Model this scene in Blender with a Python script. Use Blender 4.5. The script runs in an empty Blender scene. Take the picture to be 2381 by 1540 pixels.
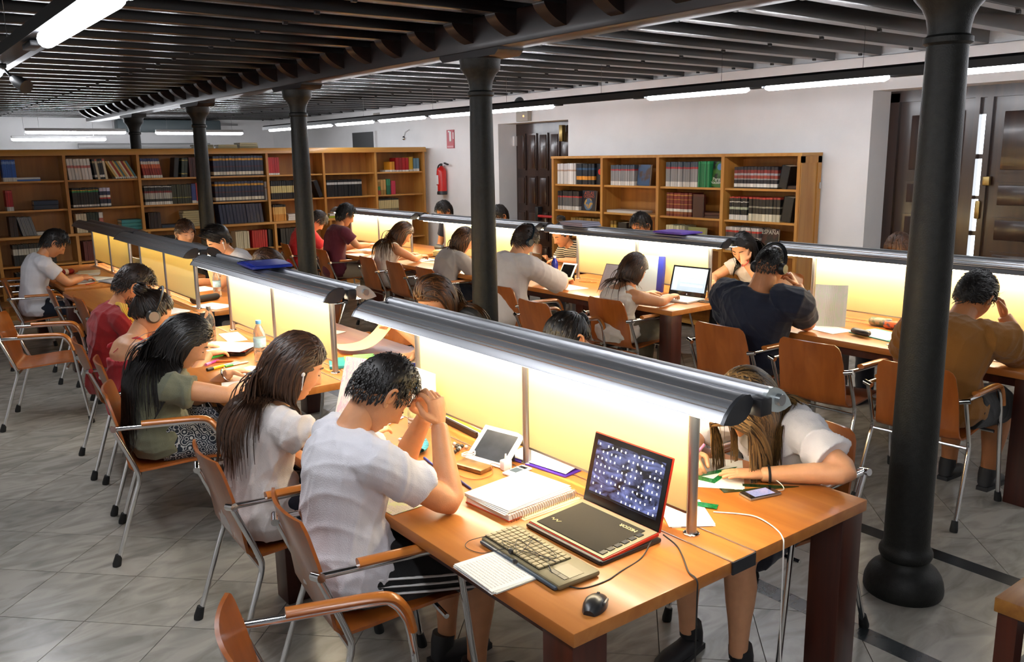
import bpy, bmesh, math, random
import numpy as np
from mathutils import Vector, Matrix, Quaternion
random.seed(7); np.random.seed(7)
S = bpy.context.scene
COL = S.collection
PI = math.pi

# ---------------------------------------------------------------- camera, world, exposure
YAW, PITCH, ROLL, FPX = -0.65192249, 0.20135108, -0.015217, 1988.2
cd = bpy.data.cameras.new('camera'); cam = bpy.data.objects.new('camera', cd); COL.objects.link(cam)
cd.sensor_width = 36.0; cd.sensor_fit = 'HORIZONTAL'; cd.lens = FPX / 2381 * 36.0; cd.clip_start = 0.05
_f = Vector((-math.sin(YAW)*math.cos(PITCH), math.cos(YAW)*math.cos(PITCH), -math.sin(PITCH)))
_r = Vector((math.cos(YAW), math.sin(YAW), 0)); _u = _r.cross(_f)
_r2 = _r*math.cos(ROLL) + _u*math.sin(ROLL); _u2 = -_r*math.sin(ROLL) + _u*math.cos(ROLL)
M = Matrix.Identity(4)
for i in range(3):
    M[i][0] = _r2[i]; M[i][1] = _u2[i]; M[i][2] = -_f[i]
M[2][3] = 1.9
cam.matrix_world = M
S.camera = cam
W = bpy.data.worlds.new('daylight'); S.world = W; W.use_nodes = True
W.node_tree.nodes['Background'].inputs[0].default_value = (0.86, 0.93, 1.0, 1)
W.node_tree.nodes['Background'].inputs[1].default_value = 6.0
S.view_settings.view_transform = 'Standard'; S.view_settings.look = 'None'
S.view_settings.gamma = 1.0; S.view_settings.use_curve_mapping = False
S.view_settings.exposure = 0.0
try:
    S.cycles.use_denoising = True
    S.cycles.sample_clamp_indirect = 6.0
    S.cycles.max_bounces = 8
except Exception: pass
LAMP_W = 58.0      # desk lamps
TUBE_W = 54.0      # ceiling fluorescents

# ---------------------------------------------------------------- materials
MATS = {}
def _nt(name):
    m = bpy.data.materials.new(name); m.use_nodes = True
    nt = m.node_tree; b = nt.nodes['Principled BSDF']; MATS[name] = m
    return m, nt, b
def srgb(h):
    h = h.lstrip('#'); c = [int(h[i:i+2], 16)/255 for i in (0, 2, 4)]
    return tuple(x/12.92 if x <= .04045 else ((x+.055)/1.055)**2.4 for x in c)
def _c(c):
    if isinstance(c, str): c = srgb(c)
    return (c[0], c[1], c[2], 1)
def mat(name, col, rough=.5, metal=0, var=.0, scale=12, bump=0, bscale=None, stretch=None, spec=.5, coat=0, sub=0, alpha=1, trans=0, sheen=0):
    if name in MATS: return MATS[name]
    m, nt, b = _nt(name); N = nt.nodes; L = nt.links
    c = _c(col)
    b.inputs['Base Color'].default_value = c; b.inputs['Roughness'].default_value = rough; b.inputs['Metallic'].default_value = metal
    b.inputs['Specular IOR Level'].default_value = spec; b.inputs['Coat Weight'].default_value = coat
    b.inputs['Transmission Weight'].default_value = trans; b.inputs['Alpha'].default_value = alpha
    if sheen: b.inputs['Sheen Weight'].default_value = sheen
    if sub:
        b.inputs['Subsurface Weight'].default_value = sub; b.inputs['Subsurface Radius'].default_value = (.012, .004, .002)
        b.inputs['Subsurface Scale'].default_value = 1.0
    if var or bump:
        tc = N.new('ShaderNodeTexCoord'); mp = N.new('ShaderNodeMapping'); L.new(tc.outputs['Object'], mp.inputs[0])
        if stretch: mp.inputs['Scale'].default_value = stretch
        nz = N.new('ShaderNodeTexNoise'); nz.inputs['Scale'].default_value = scale; nz.inputs['Detail'].default_value = 5
        L.new(mp.outputs[0], nz.inputs['Vector'])
        if var:
            mx = N.new('ShaderNodeMix'); mx.data_type = 'RGBA'
            mx.inputs['A'].default_value = tuple(max(0, x*(1-var)) for x in c[:3])+(1,)
            mx.inputs['B'].default_value = tuple(min(1, x*(1+var)) for x in c[:3])+(1,)
            mr = N.new('ShaderNodeMapRange'); mr.inputs[1].default_value = .3; mr.inputs[2].default_value = .7
            L.new(nz.outputs['Fac'], mr.inputs[0]); L.new(mr.outputs[0], mx.inputs['Factor']); L.new(mx.outputs['Result'], b.inputs['Base Color'])
        if bump:
            n2 = nz
            if bscale:
                n2 = N.new('ShaderNodeTexNoise'); n2.inputs['Scale'].default_value = bscale; n2.inputs['Detail'].default_value = 4
                L.new(mp.outputs[0], n2.inputs['Vector'])
            bp = N.new('ShaderNodeBump'); bp.inputs['Strength'].default_value = bump; bp.inputs['Distance'].default_value = .01
            L.new(n2.outputs['Fac'], bp.inputs['Height']); L.new(bp.outputs[0], b.inputs['Normal'])
    return m
def wood(name, c1, c2, rough=.3, axis=1, scale=3.0, coat=.3, bump=.03):
    if name in MATS: return MATS[name]
    m, nt, b = _nt(name); N = nt.nodes; L = nt.links
    tc = N.new('ShaderNodeTexCoord'); mp = N.new('ShaderNodeMapping'); L.new(tc.outputs['Object'], mp.inputs[0])
    s = [scale*7]*3; s[axis] = scale*.5; mp.inputs['Scale'].default_value = s
    nz = N.new('ShaderNodeTexNoise'); nz.inputs['Scale'].default_value = 1.0; nz.inputs['Detail'].default_value = 6; nz.inputs['Distortion'].default_value = .6
    L.new(mp.outputs[0], nz.inputs['Vector'])
    cr = N.new('ShaderNodeValToRGB'); cr.color_ramp.elements[0].color = _c(c1); cr.color_ramp.elements[1].color = _c(c2)
    cr.color_ramp.elements[0].position = .32; cr.color_ramp.elements[1].position = .68
    L.new(nz.outputs['Fac'], cr.inputs[0]); L.new(cr.outputs[0], b.inputs['Base Color'])
    b.inputs['Roughness'].default_value = rough; b.inputs['Coat Weight'].default_value = coat; b.inputs['Coat Roughness'].default_value = .15
    if bump:
        bp = N.new('ShaderNodeBump'); bp.inputs['Strength'].default_value = bump; bp.inputs['Distance'].default_value = .01
        L.new(nz.outputs['Fac'], bp.inputs['Height']); L.new(bp.outputs[0], b.inputs['Normal'])
    return m
def emit(name, col, strength):
    if name in MATS: return MATS[name]
    m, nt, b = _nt(name)
    b.inputs['Base Color'].default_value = _c(col); b.inputs['Emission Color'].default_value = _c(col); b.inputs['Emission Strength'].default_value = strength
    return m

table_wood = wood('table_wood', '#a9642a', '#c07c3a', .36, 1, 2.2, .15, .0)
table_dark = wood('table_leg_wood', '#32110a', '#4a1c0e', .38, 2, 2.5, .15)
ply = wood('chair_ply', '#8f4a1a', '#a85e26', .28, 2, 2.0, .4, .0)
ply_edge = wood('chair_arm_wood', '#a35a1c', '#bd7430', .28, 1, 3.0, .4)
oak = wood('bookcase_oak', '#a8702f', '#c18d45', .42, 2, 2.0, .15)
oak_h = wood('bookcase_oak_shelf', '#b07834', '#c4924a', .42, 0, 2.0, .15)
oak_back = wood('bookcase_back_oak', '#8d5a24', '#a87030', .5, 2, 1.6, .1)
beam_wood = wood('dark_beam_wood', '#120a08', '#241410', .42, 1, 2.0, .12, .08)
joist_wood = wood('dark_joist_wood', '#080505', '#110a09', .27, 0, 2.0, .3, .0)
door_wood = wood('dark_door_wood', '#251511', '#3a241b', .3, 2, 2.0, .4)
chrome = mat('chrome', (.75, .75, .76), .12, 1)
alu = mat('brushed_aluminium', (.44, .45, .46), .34, 1)
alu_lamp = mat('lamp_aluminium', (.38, .39, .41), .36, .8)
rubber = mat('black_rubber', (.012, .012, .012), .7)
blackp = mat('black_plastic', (.015, .015, .017), .4)
iron = mat('column_iron', (.014, .0145, .013), .5, .0, .3, 40, .2, 160, spec=.35)
plaster = mat('white_plaster', (.87, .865, .87), .85, 0, .03, 3, .12, 30)
white = mat('white_paint', (.82, .82, .82), .5)
paper = mat('white_paper', (.86, .86, .84), .7)
capgrey = mat('lamp_end_cap', (.05, .052, .058), .3, .4)
reflector = mat('lamp_reflector', (.72, .8, .8), .18, .6)

# ---------------------------------------------------------------- mesh helpers
class MB:
    def __init__(s): s.v = []; s.f = []; s.m = []; s.k = 0
    def add(s, vs, fs, T=None):
        o = len(s.v)
        for p in vs:
            p = Vector(p)
            s.v.append(tuple(T @ p) if T is not None else tuple(p))
        for q in fs: s.f.append(tuple(i+o for i in q)); s.m.append(s.k)
        return s
    def box(s, c, d, T=None, bev=0):
        cx, cy, cz = c; a, b, h = d[0]/2, d[1]/2, d[2]/2
        if bev <= 0:
            vs = [(cx+i*a, cy+j*b, cz+k*h) for i in (-1, 1) for j in (-1, 1) for k in (-1, 1)]
            return s.add(vs, [(0,1,3,2),(4,6,7,5),(0,4,5,1),(2,3,7,6),(0,2,6,4),(1,5,7,3)], T)
        bm = bmesh.new(); bmesh.ops.create_cube(bm, size=1)
        for v in bm.verts: v.co = Vector((v.co.x*d[0], v.co.y*d[1], v.co.z*d[2]))
        bmesh.ops.bevel(bm, geom=bm.edges[:], offset=bev, segments=2, affect='EDGES', profile=.5)
        bm.verts.index_update()
        s.add([(v.co.x+cx, v.co.y+cy, v.co.z+cz) for v in bm.verts], [[v.index for v in f.verts] for f in bm.faces], T); bm.free(); return s
    def prism(s, poly, lo, hi, axis='y', T=None):
        n = len(poly)
        def P(a, b, t): return {'x': (t, a, b), 'y': (a, t, b), 'z': (a, b, t)}[axis]
        vs = [P(a, b, lo) for a, b in poly]+[P(a, b, hi) for a, b in poly]
        fs = [tuple(range(n-1, -1, -1)), tuple(range(n, 2*n))]+[(i, (i+1) % n, n+(i+1) % n, n+i) for i in range(n)]
        return s.add(vs, fs, T)
    def tube(s, pts, r, n=10, cap=True, T=None, ref=None, closed=False):
        pts = [Vector(p) for p in pts]; N = len(pts)
        if not hasattr(r, '__len__'): r = [r]*N
        vs = []; up = None
        for i, p in enumerate(pts):
            if closed: t = pts[(i+1) % N]-pts[i-1]
            else: t = pts[min(i+1, N-1)]-pts[max(i-1, 0)]
            t = t.normalized() if t.length > 1e-9 else Vector((0, 0, 1))
            if up is None:
                a = Vector(ref) if ref is not None else (Vector((0, 0, 1)) if abs(t.z) < .9 else Vector((1, 0, 0)))
                up = (a-t*a.dot(t)).normalized()
            else:
                up = up-t*up.dot(t); up = up.normalized() if up.length > 1e-6 else t.orthogonal().normalized()
            sd = t.cross(up); ra, rb = r[i] if hasattr(r[i], '__len__') else (r[i], r[i])
            for k in range(n):
                a = 2*PI*k/n; vs.append(p+sd*(ra*math.cos(a))+up*(rb*math.sin(a)))
        fs = []
        for i in range(N if closed else N-1):
            j = (i+1) % N
            for k in range(n):
                fs.append((i*n+k, i*n+(k+1) % n, j*n+(k+1) % n, j*n+k))
        if cap and not closed: fs += [tuple(range(n-1, -1, -1)), tuple((N-1)*n+k for k in range(n))]
        return s.add(vs, fs, T)
    def lathe(s, prof, n=20, T=None, c=(0, 0)):
        vs = []; fs = []
        for r, z in prof:
            for k in range(n):
                a = 2*PI*k/n; vs.append((c[0]+r*math.cos(a), c[1]+r*math.sin(a), z))
        m = len(prof)
        for i in range(m-1):
            for k in range(n): fs.append((i*n+k, i*n+(k+1) % n, (i+1)*n+(k+1) % n, (i+1)*n+k))
        fs += [tuple(range(n-1, -1, -1)), tuple((m-1)*n+k for k in range(n))]
        return s.add(vs, fs, T)
    def ball(s, c, r, nu=14, nv=9, T=None):
        r = r if hasattr(r, '__len__') else (r, r, r); vs = []; fs = []
        for j in range(1, nv):
            th = PI*j/nv
            for i in range(nu):
                a = 2*PI*i/nu; vs.append((c[0]+r[0]*math.sin(th)*math.cos(a), c[1]+r[1]*math.sin(th)*math.sin(a), c[2]+r[2]*math.cos(th)))
        vs += [(c[0], c[1], c[2]+r[2]), (c[0], c[1], c[2]-r[2])]
        for j in range(nv-2):
            for i in range(nu): fs.append((j*nu+i, (j+1)*nu+i, (j+1)*nu+(i+1) % nu, j*nu+(i+1) % nu))
        t, b = len(vs)-2, len(vs)-1
        for i in range(nu): fs.append((t, i, (i+1) % nu)); fs.append((b, (nv-2)*nu+(i+1) % nu, (nv-2)*nu+i))
        return s.add(vs, fs, T)
    def grid(s, P, T=None):          # P[i][j] points
        n, m = len(P), len(P[0]); vs = [p for row in P for p in row]
        return s.add(vs, [(i*m+j, i*m+j+1, (i+1)*m+j+1, (i+1)*m+j) for i in range(n-1) for j in range(m-1)], T)
    def sheet(s, P, th, T=None):     # grid with thickness along its normals
        n, m = len(P), len(P[0]); P = [[Vector(p) for p in r] for r in P]; Q = []
        for i in range(n):
            row = []
            for j in range(m):
                a = P[min(i+1, n-1)][j]-P[max(i-1, 0)][j]; b = P[i][min(j+1, m-1)]-P[i][max(j-1, 0)]
                row.append(P[i][j]+a.cross(b).normalized()*th)
            Q.append(row)
        vs = [p for r in P for p in r]+[p for r in Q for p in r]; o = n*m; fs = []
        for i in range(n-1):
            for j in range(m-1):
                a = i*m+j; fs += [(a, a+m, a+m+1, a+1), (o+a, o+a+1, o+a+m+1, o+a+m)]
        for i in range(n-1):
            a = i*m; fs.append((a, o+a, o+a+m, a+m)); a = i*m+m-1; fs.append((a, a+m, o+a+m, o+a))
        for j in range(m-1):
            fs.append((j, j+1, o+j+1, o+j)); a = (n-1)*m+j; fs.append((a, o+a, o+a+1, a+1))
        return s.add(vs, fs, T)
    def mesh(s, name, mats=None, smooth=True, angle=40):
        me = bpy.data.meshes.new(name); me.from_pydata(s.v, [], s.f)
        for m in (mats or []): me.materials.append(m)
        if any(s.m): me.polygons.foreach_set('material_index', s.m)
        bm = bmesh.new(); bm.from_mesh(me); bmesh.ops.recalc_face_normals(bm, faces=bm.faces[:])
        if smooth:
            for f in bm.faces: f.smooth = True
            c = math.radians(angle)
            for e in bm.edges:
                if len(e.link_faces) != 2 or e.calc_face_angle(0) > c: e.smooth = False
        bm.to_mesh(me); bm.free(); me.update(); return me
def Ls(m): return m if isinstance(m, (list, tuple)) else [m]
def obj(name, mesh, parent=None, m=None, T=None):
    if isinstance(mesh, MB): mesh = mesh.mesh(name, Ls(m) if m is not None else None)
    o = bpy.data.objects.new(name, mesh); COL.objects.link(o)
    if parent is not None: o.parent = parent
    if T is not None: o.matrix_local = T
    return o
def tag(o, label=None, cat=None, group=None, kind=None):
    if label: o['label'] = label
    if cat: o['category'] = cat
    if group: o['group'] = group
    if kind: o['kind'] = kind
    return o
def thing(name, label, cat, loc=(0, 0, 0), rz=0, group=None):
    o = bpy.data.objects.new(name, None); COL.objects.link(o); o.empty_display_size = .05
    o.location = loc; o.rotation_euler = (0, 0, rz); return tag(o, label, cat, group)
def place(o, loc, rz=0, rx=0, ry=0):
    o.location = loc; o.rotation_euler = (rx, ry, rz); return o
def copy_tree(o, parent=None):
    c = o.copy(); COL.objects.link(c); c.parent = parent
    for ch in list(o.children): copy_tree(ch, c)
    return c
def struct(name, mb, m, parent=None, label=None):
    o = obj(name, mb, parent, m)
    if parent is None: o['kind'] = 'structure'
    if label: o['label'] = label
    return o
def TR(loc=(0, 0, 0), rz=0, rx=0, ry=0): return Matrix.Translation(loc) @ Matrix.Rotation(rz, 4, 'Z') @ Matrix.Rotation(rx, 4, 'X') @ Matrix.Rotation(ry, 4, 'Y')
def bez(pts, n=8):
    """Catmull-Rom through pts"""
    P = [Vector(p) for p in pts]; P = [P[0]*2-P[1]]+P+[P[-1]*2-P[-2]]; out = []
    for i in range(1, len(P)-2):
        for k in range(n):
            t = k/n; a, b, c, d = P[i-1:i+3]
            out.append(.5*((2*b)+(c-a)*t+(2*a-5*b+4*c-d)*t*t+(3*b-a-3*c+d)*t**3))
    return out+[P[-2]]
# ================================================================ the room
XR, YB, XL, YF, ZC = 7.55, 18.4, -2.6, -3.0, 2.94
# ---- floor: slab, marble tiles laid diagonally, dark border strips along the columns
def marble(name, a, b, rough):
    m, nt, bs = _nt(name); N = nt.nodes; L = nt.links
    tc = N.new('ShaderNodeTexCoord'); oi = N.new('ShaderNodeObjectInfo')
    ad = N.new('ShaderNodeVectorMath'); ad.operation = 'ADD'; L.new(tc.outputs['Object'], ad.inputs[0])
    mu = N.new('ShaderNodeMath'); mu.operation = 'MULTIPLY'; mu.inputs[1].default_value = 37; L.new(oi.outputs['Random'], mu.inputs[0])
    L.new(mu.outputs[0], ad.inputs[1])
    mp = N.new('ShaderNodeMapping'); mp.inputs['Scale'].default_value = (2.2, 5.5, 3); mp.inputs['Rotation'].default_value = (0, 0, .5); L.new(ad.outputs[0], mp.inputs[0])
    nz = N.new('ShaderNodeTexNoise'); nz.inputs['Scale'].default_value = 1.4; nz.inputs['Detail'].default_value = 8; nz.inputs['Distortion'].default_value = 1.6
    L.new(mp.outputs[0], nz.inputs['Vector'])
    cr = N.new('ShaderNodeValToRGB'); cr.color_ramp.elements[0].position = .3; cr.color_ramp.elements[1].position = .62
    cr.color_ramp.elements[0].color = _c(a); cr.color_ramp.elements[1].color = _c(b); L.new(nz.outputs['Fac'], cr.inputs[0])
    hs = N.new('ShaderNodeHueSaturation'); L.new(cr.outputs[0], hs.inputs['Color'])
    mr = N.new('ShaderNodeMapRange'); mr.inputs[3].default_value = .9; mr.inputs[4].default_value = 1.06; L.new(oi.outputs['Random'], mr.inputs[0]); L.new(mr.outputs[0], hs.inputs['Value'])
    L.new(hs.outputs[0], bs.inputs['Base Color']); bs.inputs['Roughness'].default_value = rough
    return m
tile_m = marble('pale_marble', '#8b8880', '#b2ada3', .27)
dark_m = marble('dark_marble', '#1d2022', '#3a3f41', .25)
grout = mat('floor_joint', (.09, .075, .06), .9)
floor = struct('floor', MB().box(((XL+XR)/2+.3, (YF+YB)/2, -.06), (XR-XL+1.2, YB-YF+.6, .11)), grout, label='pale marble tiled floor with dark border strips')
TS = .40; e45 = math.sqrt(.5)*TS
tile_mb = MB()
h = TS/2-.0018; q = [(h*math.sqrt(2)*math.cos(k*PI/2), h*math.sqrt(2)*math.sin(k*PI/2)) for k in range(4)]
tile_mb.prism(q, -.006, 0, 'z'); tile_mesh = tile_mb.mesh('tile', [tile_m], False)
def clipx(poly, x0, x1):
    for sgn, lim in ((1, x0), (-1, x1)):
        out = []
        for i in range(len(poly)):
            a, b = poly[i-1], poly[i]; da, db = sgn*(a[0]-lim), sgn*(b[0]-lim)
            if (da >= 0) != (db >= 0):
                t = da/(da-db); out.append((a[0]+(b[0]-a[0])*t, a[1]+(b[1]-a[1])*t))
            if db >= 0: out.append(b)
        poly = out
        if len(poly) < 3: return []
    return poly
rest = MB(); n_tile = 0
for i in range(-30, 60):
    for j in range(-60, 60):
        cx, cy = .834+(i+j)*e45, 4.30+(i-j)*e45
        if not (XL-.1 < cx < XR+.1 and YF < cy < YB): continue
        for x0, x1 in ((XL, 2.95), (3.96, XR+.02)):
            poly = clipx([(cx+a, cy+b) for a, b in q], x0, x1)
            if not poly: continue
            whole = len(poly) == 4 and abs(poly[0][0]-(cx+q[0][0])) < 1e-6 or (cx-e45*.99 > x0 and cx+e45*.99 < x1)
            vis = (.25 < cx < 2.9 and 1.5 < cy < 9.3) or (3.9 < cx < 6.9 and 1.2 < cy < 6.6)
            if vis and n_tile < 270:
                n_tile += 1
                if whole: o = obj('tile', tile_mesh, floor); o.location = (cx, cy, 0)
                else:
                    o = obj('tile', MB().prism([(a-cx, b-cy) for a, b in poly], -.006, 0, 'z').mesh('tile', [tile_m], False), floor); o.location = (cx, cy, 0)
            else: rest.prism(poly, -.006, 0, 'z')
mid_mesh = MB().box((0, 0, -.003), (.402, .797, .006)).mesh('tile', [tile_m], False)
strip_mesh = MB().box((0, 0, -.003), (.097, .797, .006)).mesh('border_strip', [dark_m], False)
for k in range(26):
    y = -2.6+.8*k
    for x in (3.2525, 3.6575):
        if 1 < y < 9: obj('tile', mid_mesh, floor).location = (x, y, 0)
        else: rest.box((x, y, -.003), (.402, .797, .006))
    for x in (3.0, 3.91): obj('border_strip', strip_mesh, floor).location = (x, y+.2, 0)
o = obj('far_tiles', rest.mesh('far_tiles', [tile_m], False), floor); o['kind'] = 'stuff'

# ---- walls
wr = MB()
D1, D2 = (8.62, 10.15, 2.36), (2.55, 4.40, 2.44)          # door recesses: y0, y1, top
ys = [YF, D2[0], D2[1], D1[0], D1[1], YB]
for a, b in ((0, 1), (2, 3), (4, 5)): wr.box((XR+.25, (ys[a]+ys[b])/2, 1.5), (.5, ys[b]-ys[a], 3))
for d in (D1, D2): wr.box((XR+.25, (d[0]+d[1])/2, (d[2]+3)/2), (.5, d[1]-d[0], 3-d[2]))
wall_r = struct('wall_right', wr, plaster)
struct('trim_1', MB().prism([(XR+.01, 2.56), (XR-.03, 2.58), (XR-.06, 2.62), (XR-.06, 2.735), (XR+.01, 2.735)], YF, YB, 'y'), plaster, label='pale plaster cornice under the ceiling joists')
struct('wall_back', MB().box(((XL+XR)/2, YB+.1, 1.5), (XR-XL+1, .2, 3)), plaster)
struct('wall_left', MB().box((XL-.1, (YF+YB)/2, 1.5), (.2, YB-YF, 3)), plaster)
struct('wall_front', MB().box(((XL+XR)/2, YF-.1, 1.5), (XR-XL+1, .2, 3)), plaster)
# dark shuttered window high in the right wall behind the bookcase
wd = struct('window_1', MB().box((XR-.012, 14.2, 2.06), (.03, .85, .62)), blackp); obj('window_frame', MB().box((XR-.02, 13.76, 2.06), (.05, .05, .64)), wd, white)

# ---- ceiling, joists, main beam with corbels
ceil = struct('ceiling', MB().box(((XL+XR)/2, (YF+YB)/2, ZC+.05), (XR-XL, YB-YF, .1)), joist_wood)
jm = MB(); jm.box(((XL+XR)/2, 0, 2.84), (XR-XL-.12, .105, .2), bev=.006)
jm.k = 1
for x in (.55, 2.3, 4.35, 5.95, 7.25): jm.box((x, .012, 2.735), (.03, .022, .014))
jmesh = jm.mesh('joist', [joist_wood, blackp])
cpoly = [(3.37, 2.61)]+[(3.37-.175*math.sin(t)**1.5 if t > 0 else 3.37, 2.74-.115*math.cos(t)**1.3) for t in np.linspace(.15, PI/2-.02, 9)]+[(3.195, 2.75), (3.37, 2.75)]
corb = MB(); corb.prism(cpoly, -.05, .05, 'y'); corb_mesh = corb.mesh('corbel', [beam_wood])
corb2 = MB(); corb2.prism([(2*3.46-a, b) for a, b in cpoly][::-1], -.05, .05, 'y'); corb2_mesh = corb2.mesh('corbel', [beam_wood])
beam = struct('trim_2', MB().box((3.46, 6.6, 2.68), (.2, 19.2, .2), bev=.008), beam_wood, label='massive dark timber beam running along the columns')
for k in range(-18, 28):
    y = 5.74+.46*k
    if y > YB-.1 or y < YF+.1: continue
    o = obj('joist', jmesh, ceil); o.location = (0, y, 0)
    if -1 < y < 16.1:
        for me in (corb_mesh, corb2_mesh): obj('corbel', me, beam).location = (0, y, 0)
# ---- cast iron columns
cm = MB()
prof = [(.158, 0), (.164, .012), (.164, .035), (.160, .058), (.150, .085), (.134, .108), (.112, .125), (.099, .14), (.096, .155), (.104, .163), (.110, .178), (.110, .192), (.104, .206), (.096, .214), (.094, .235), (.0925, .5), (.088, 1.2), (.080, 2.0), (.076, 2.29), (.076, 2.295), (.09, 2.305), (.09, 2.325), (.076, 2.335), (.077, 2.36), (.085, 2.40), (.101, 2.435), (.122, 2.46), (.134, 2.475), (.136, 2.515), (.14, 2.535)]
shaft = MB().lathe(prof, 32).mesh('shaft', [iron])
bolster = MB().prism([(-.34, .03), (-.30, 0), (.30, 0), (.34, .03), (.34, .045), (-.34, .045)], -.10, .10, 'x').mesh('bolster', [beam_wood])
for k, y in enumerate((1.72, 4.84, 7.80, 10.68, 13.6)):
    c = thing('column', ['thick dark cast iron column nearest the camera with its round base in view', 'dark iron column rising behind the nearest desk light, beside the fire extinguisher', 'dark iron column standing beside the boy in maroon', 'slim dark iron column in front of the blue encyclopedias', 'farthest dark iron column behind the long bookcase'][k], 'column', (3.46, y, 0))
    obj('shaft', shaft, c); obj('bolster', bolster, c).location = (0, 0, 2.535)
# ---- doors in the right wall
def panel(mb, x, y, z, w, hh):      # raised panel on a face looking to -x
    mb.box((x, y, z), (.02, w, hh)); mb.box((x-.014, y, z), (.012, w-.05, hh-.05), bev=.005)
d1 = struct('door_1', MB().box((XR+.36, 9.385, 1.18), (.06, 1.53, 2.36)), door_wood, label='dark panelled emergency door with a red push bar')
rows = ((.08, .62), (.70, 1.12), (1.20, 1.62), (1.70, 2.22))
for c in range(6):
    for (z0, z1) in rows:
        m = MB(); panel(m, XR+.32, 8.76+c*.25, (z0+z1)/2, .19, z1-z0); obj('door_panel', m, d1, door_wood)
redbar = mat('red_bar', (.5, .02, .02), .35)
m = MB(); m.tube([(XR+.25, 9.55, 1.06), (XR+.25, 8.95, 1.06)], .02, 10); b_ = obj('push_bar', m, d1, redbar)
for y in (9.58, 8.92): obj('bar_bracket', MB().box((XR+.275, y, 1.09), (.09, .07, .2), bev=.01), b_, blackp)
obj('lock_plate', MB().box((XR+.3, 9.0, 1.42), (.03, .06, .2), bev=.005), d1, mat('old_brass', (.35, .25, .1), .35, 1))
obj('door_closer', MB().box((XR+.27, 9.05, 2.2), (.07, .07, .22), bev=.01), d1, MATS['old_brass'])
d2 = struct('door_2', MB().box((XR+.36, 4.36, 1.21), (.1, .1, 2.42)).box((XR+.36, 2.6, 1.21), (.1, .1, 2.42)).box((XR+.36, 3.475, 2.39), (.1, 1.85, .1)), door_wood, label='tall dark panelled double shutters with daylight showing between the leaves')
for nm, y0, y1 in (('door_leaf', 3.62, 4.31), ('door_leaf', 2.65, 3.50)):
    lf = obj(nm, MB().box((XR+.37, (y0+y1)/2, 1.17), (.05, y1-y0, 2.34)), d2, door_wood)
    w = (y1-y0-.2)
    for z0, z1 in ((.1, .42), (.5, .72), (.80, 1.02), (1.10, 1.32), (1.40, 1.62), (1.70, 2.24)):
        m = MB(); panel(m, XR+.335, (y0+y1)/2, (z0+z1)/2, w, z1-z0); obj('leaf_panel', m, lf, door_wood)
for z0, z1 in ((0, .75), (1.15, 1.19), (1.47, 1.50), (1.82, 1.86), (2.2, 2.34)): obj('cross_piece', MB().box((XR+.37, 3.56, (z0+z1)/2), (.045, .125, z1-z0)), d2, door_wood)
for z in (.95, 1.32, 1.66, 2.02):
    pass
obj('meeting_stile', MB().box((XR+.34, 3.50, 1.17), (.06, .05, 2.34)), d2, door_wood); obj('meeting_stile', MB().box((XR+.34, 3.605, 1.17), (.06, .045, 2.34)), d2, door_wood)
obj('latch', MB().box((XR+.31, 3.47, 1.63), (.04, .06, .08), bev=.008), d2, MATS['old_brass']); obj('handle', MB().box((XR+.3, 3.52, 1.38), (.04, .045, .16), bev=.012), d2, MATS['old_brass'])

# ---- ceiling light strips
tube_e = emit('fluorescent_tube', (.93, .95, 1.0), TUBE_W)
housing = mat('light_housing', (.02, .021, .024), .45)
def strip(label, x, z, y0, y1, lit, unlit, hang, tr_=.024):
    t = thing('light_strip', label, 'ceiling light', (x, y0, z))
    obj('housing', MB().prism([(-tr_*1.9, -.012), (-tr_*1.9, .04), (-.02, .06), (.02, .06), (tr_*1.9, .04), (tr_*1.9, -.012), (tr_*1.8, -.012), (tr_*1.5, .008), (-tr_*1.5, .008), (-tr_*1.8, -.012)], 0, y1-y0, 'y'), t, housing)
    for a, b in lit:
        m = MB(); m.tube([(0, a-y0, -.022), (0, a+.03-y0, -.022), (0, b-.03-y0, -.022), (0, b-y0, -.022)], [tr_*.5, tr_, tr_, tr_*.5], 12); obj('tube', m, t, tube_e)
    for a, b in unlit:
        m = MB(); m.box((0, (a+b)/2-y0, -.012), (.05, b-a, .024), bev=.004); obj('end_box', m, t, housing)
    for y in hang:
        m = MB(); m.tube([(0, y-y0, .05), (0, y-y0, 2.74-z)], .0018, 6); obj('hanger_wire', m, t, chrome)
    return t
strip('long black fluorescent light strip hanging in front of the white wall', 5.85, 2.422, -1.2, 14.6,
      [(-.9, .25), (.5, 1.6), (1.74, 2.84), (3.30, 4.32), (4.48, 5.59), (6.9, 7.98), (8.12, 9.25), (9.38, 10.55), (10.72, 11.85), (12.0, 13.1), (13.25, 14.4)], [(2.86, 3.28), (4.34, 4.46), (5.61, 5.75), (6.78, 6.88), (9.27, 9.36), (10.57, 10.7), (11.87, 11.98)], [.9, 3.50, 4.76, 6.2, 7.7, 9.2, 11, 13])
strip('fluorescent light strip hanging above the left aisle nearest the camera', .73, 2.422, -2.0, 8.9,
      [(-1.7, -.55), (-.4, .8), (1.6, 2.8), (2.92, 4.10), (5.55, 6.7), (6.85, 8.0)], [(4.3, 4.5), (5.35, 5.5)], [0.5, 2.0, 5.05, 7.4], .036)
def ctube(label, x0, x1, y, z):
    t = thing('ceiling_tube_light', label, 'ceiling light', (x0, y, z))
    obj('housing', MB().box(((x1-x0)/2, 0, .035), (x1-x0, .08, .05), bev=.01), t, white)
    m = MB(); m.tube([(0, 0, 0), (.03, 0, 0), (x1-x0-.03, 0, 0), (x1-x0, 0, 0)], [.015, .03, .03, .015], 12); obj('tube', m, t, tube_e)
    for x in (.2, x1-x0-.2):
        m = MB(); m.tube([(x, 0, .05), (x, 0, 2.74-z)], .002, 6); obj('hanger_wire', m, t, chrome)
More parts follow.
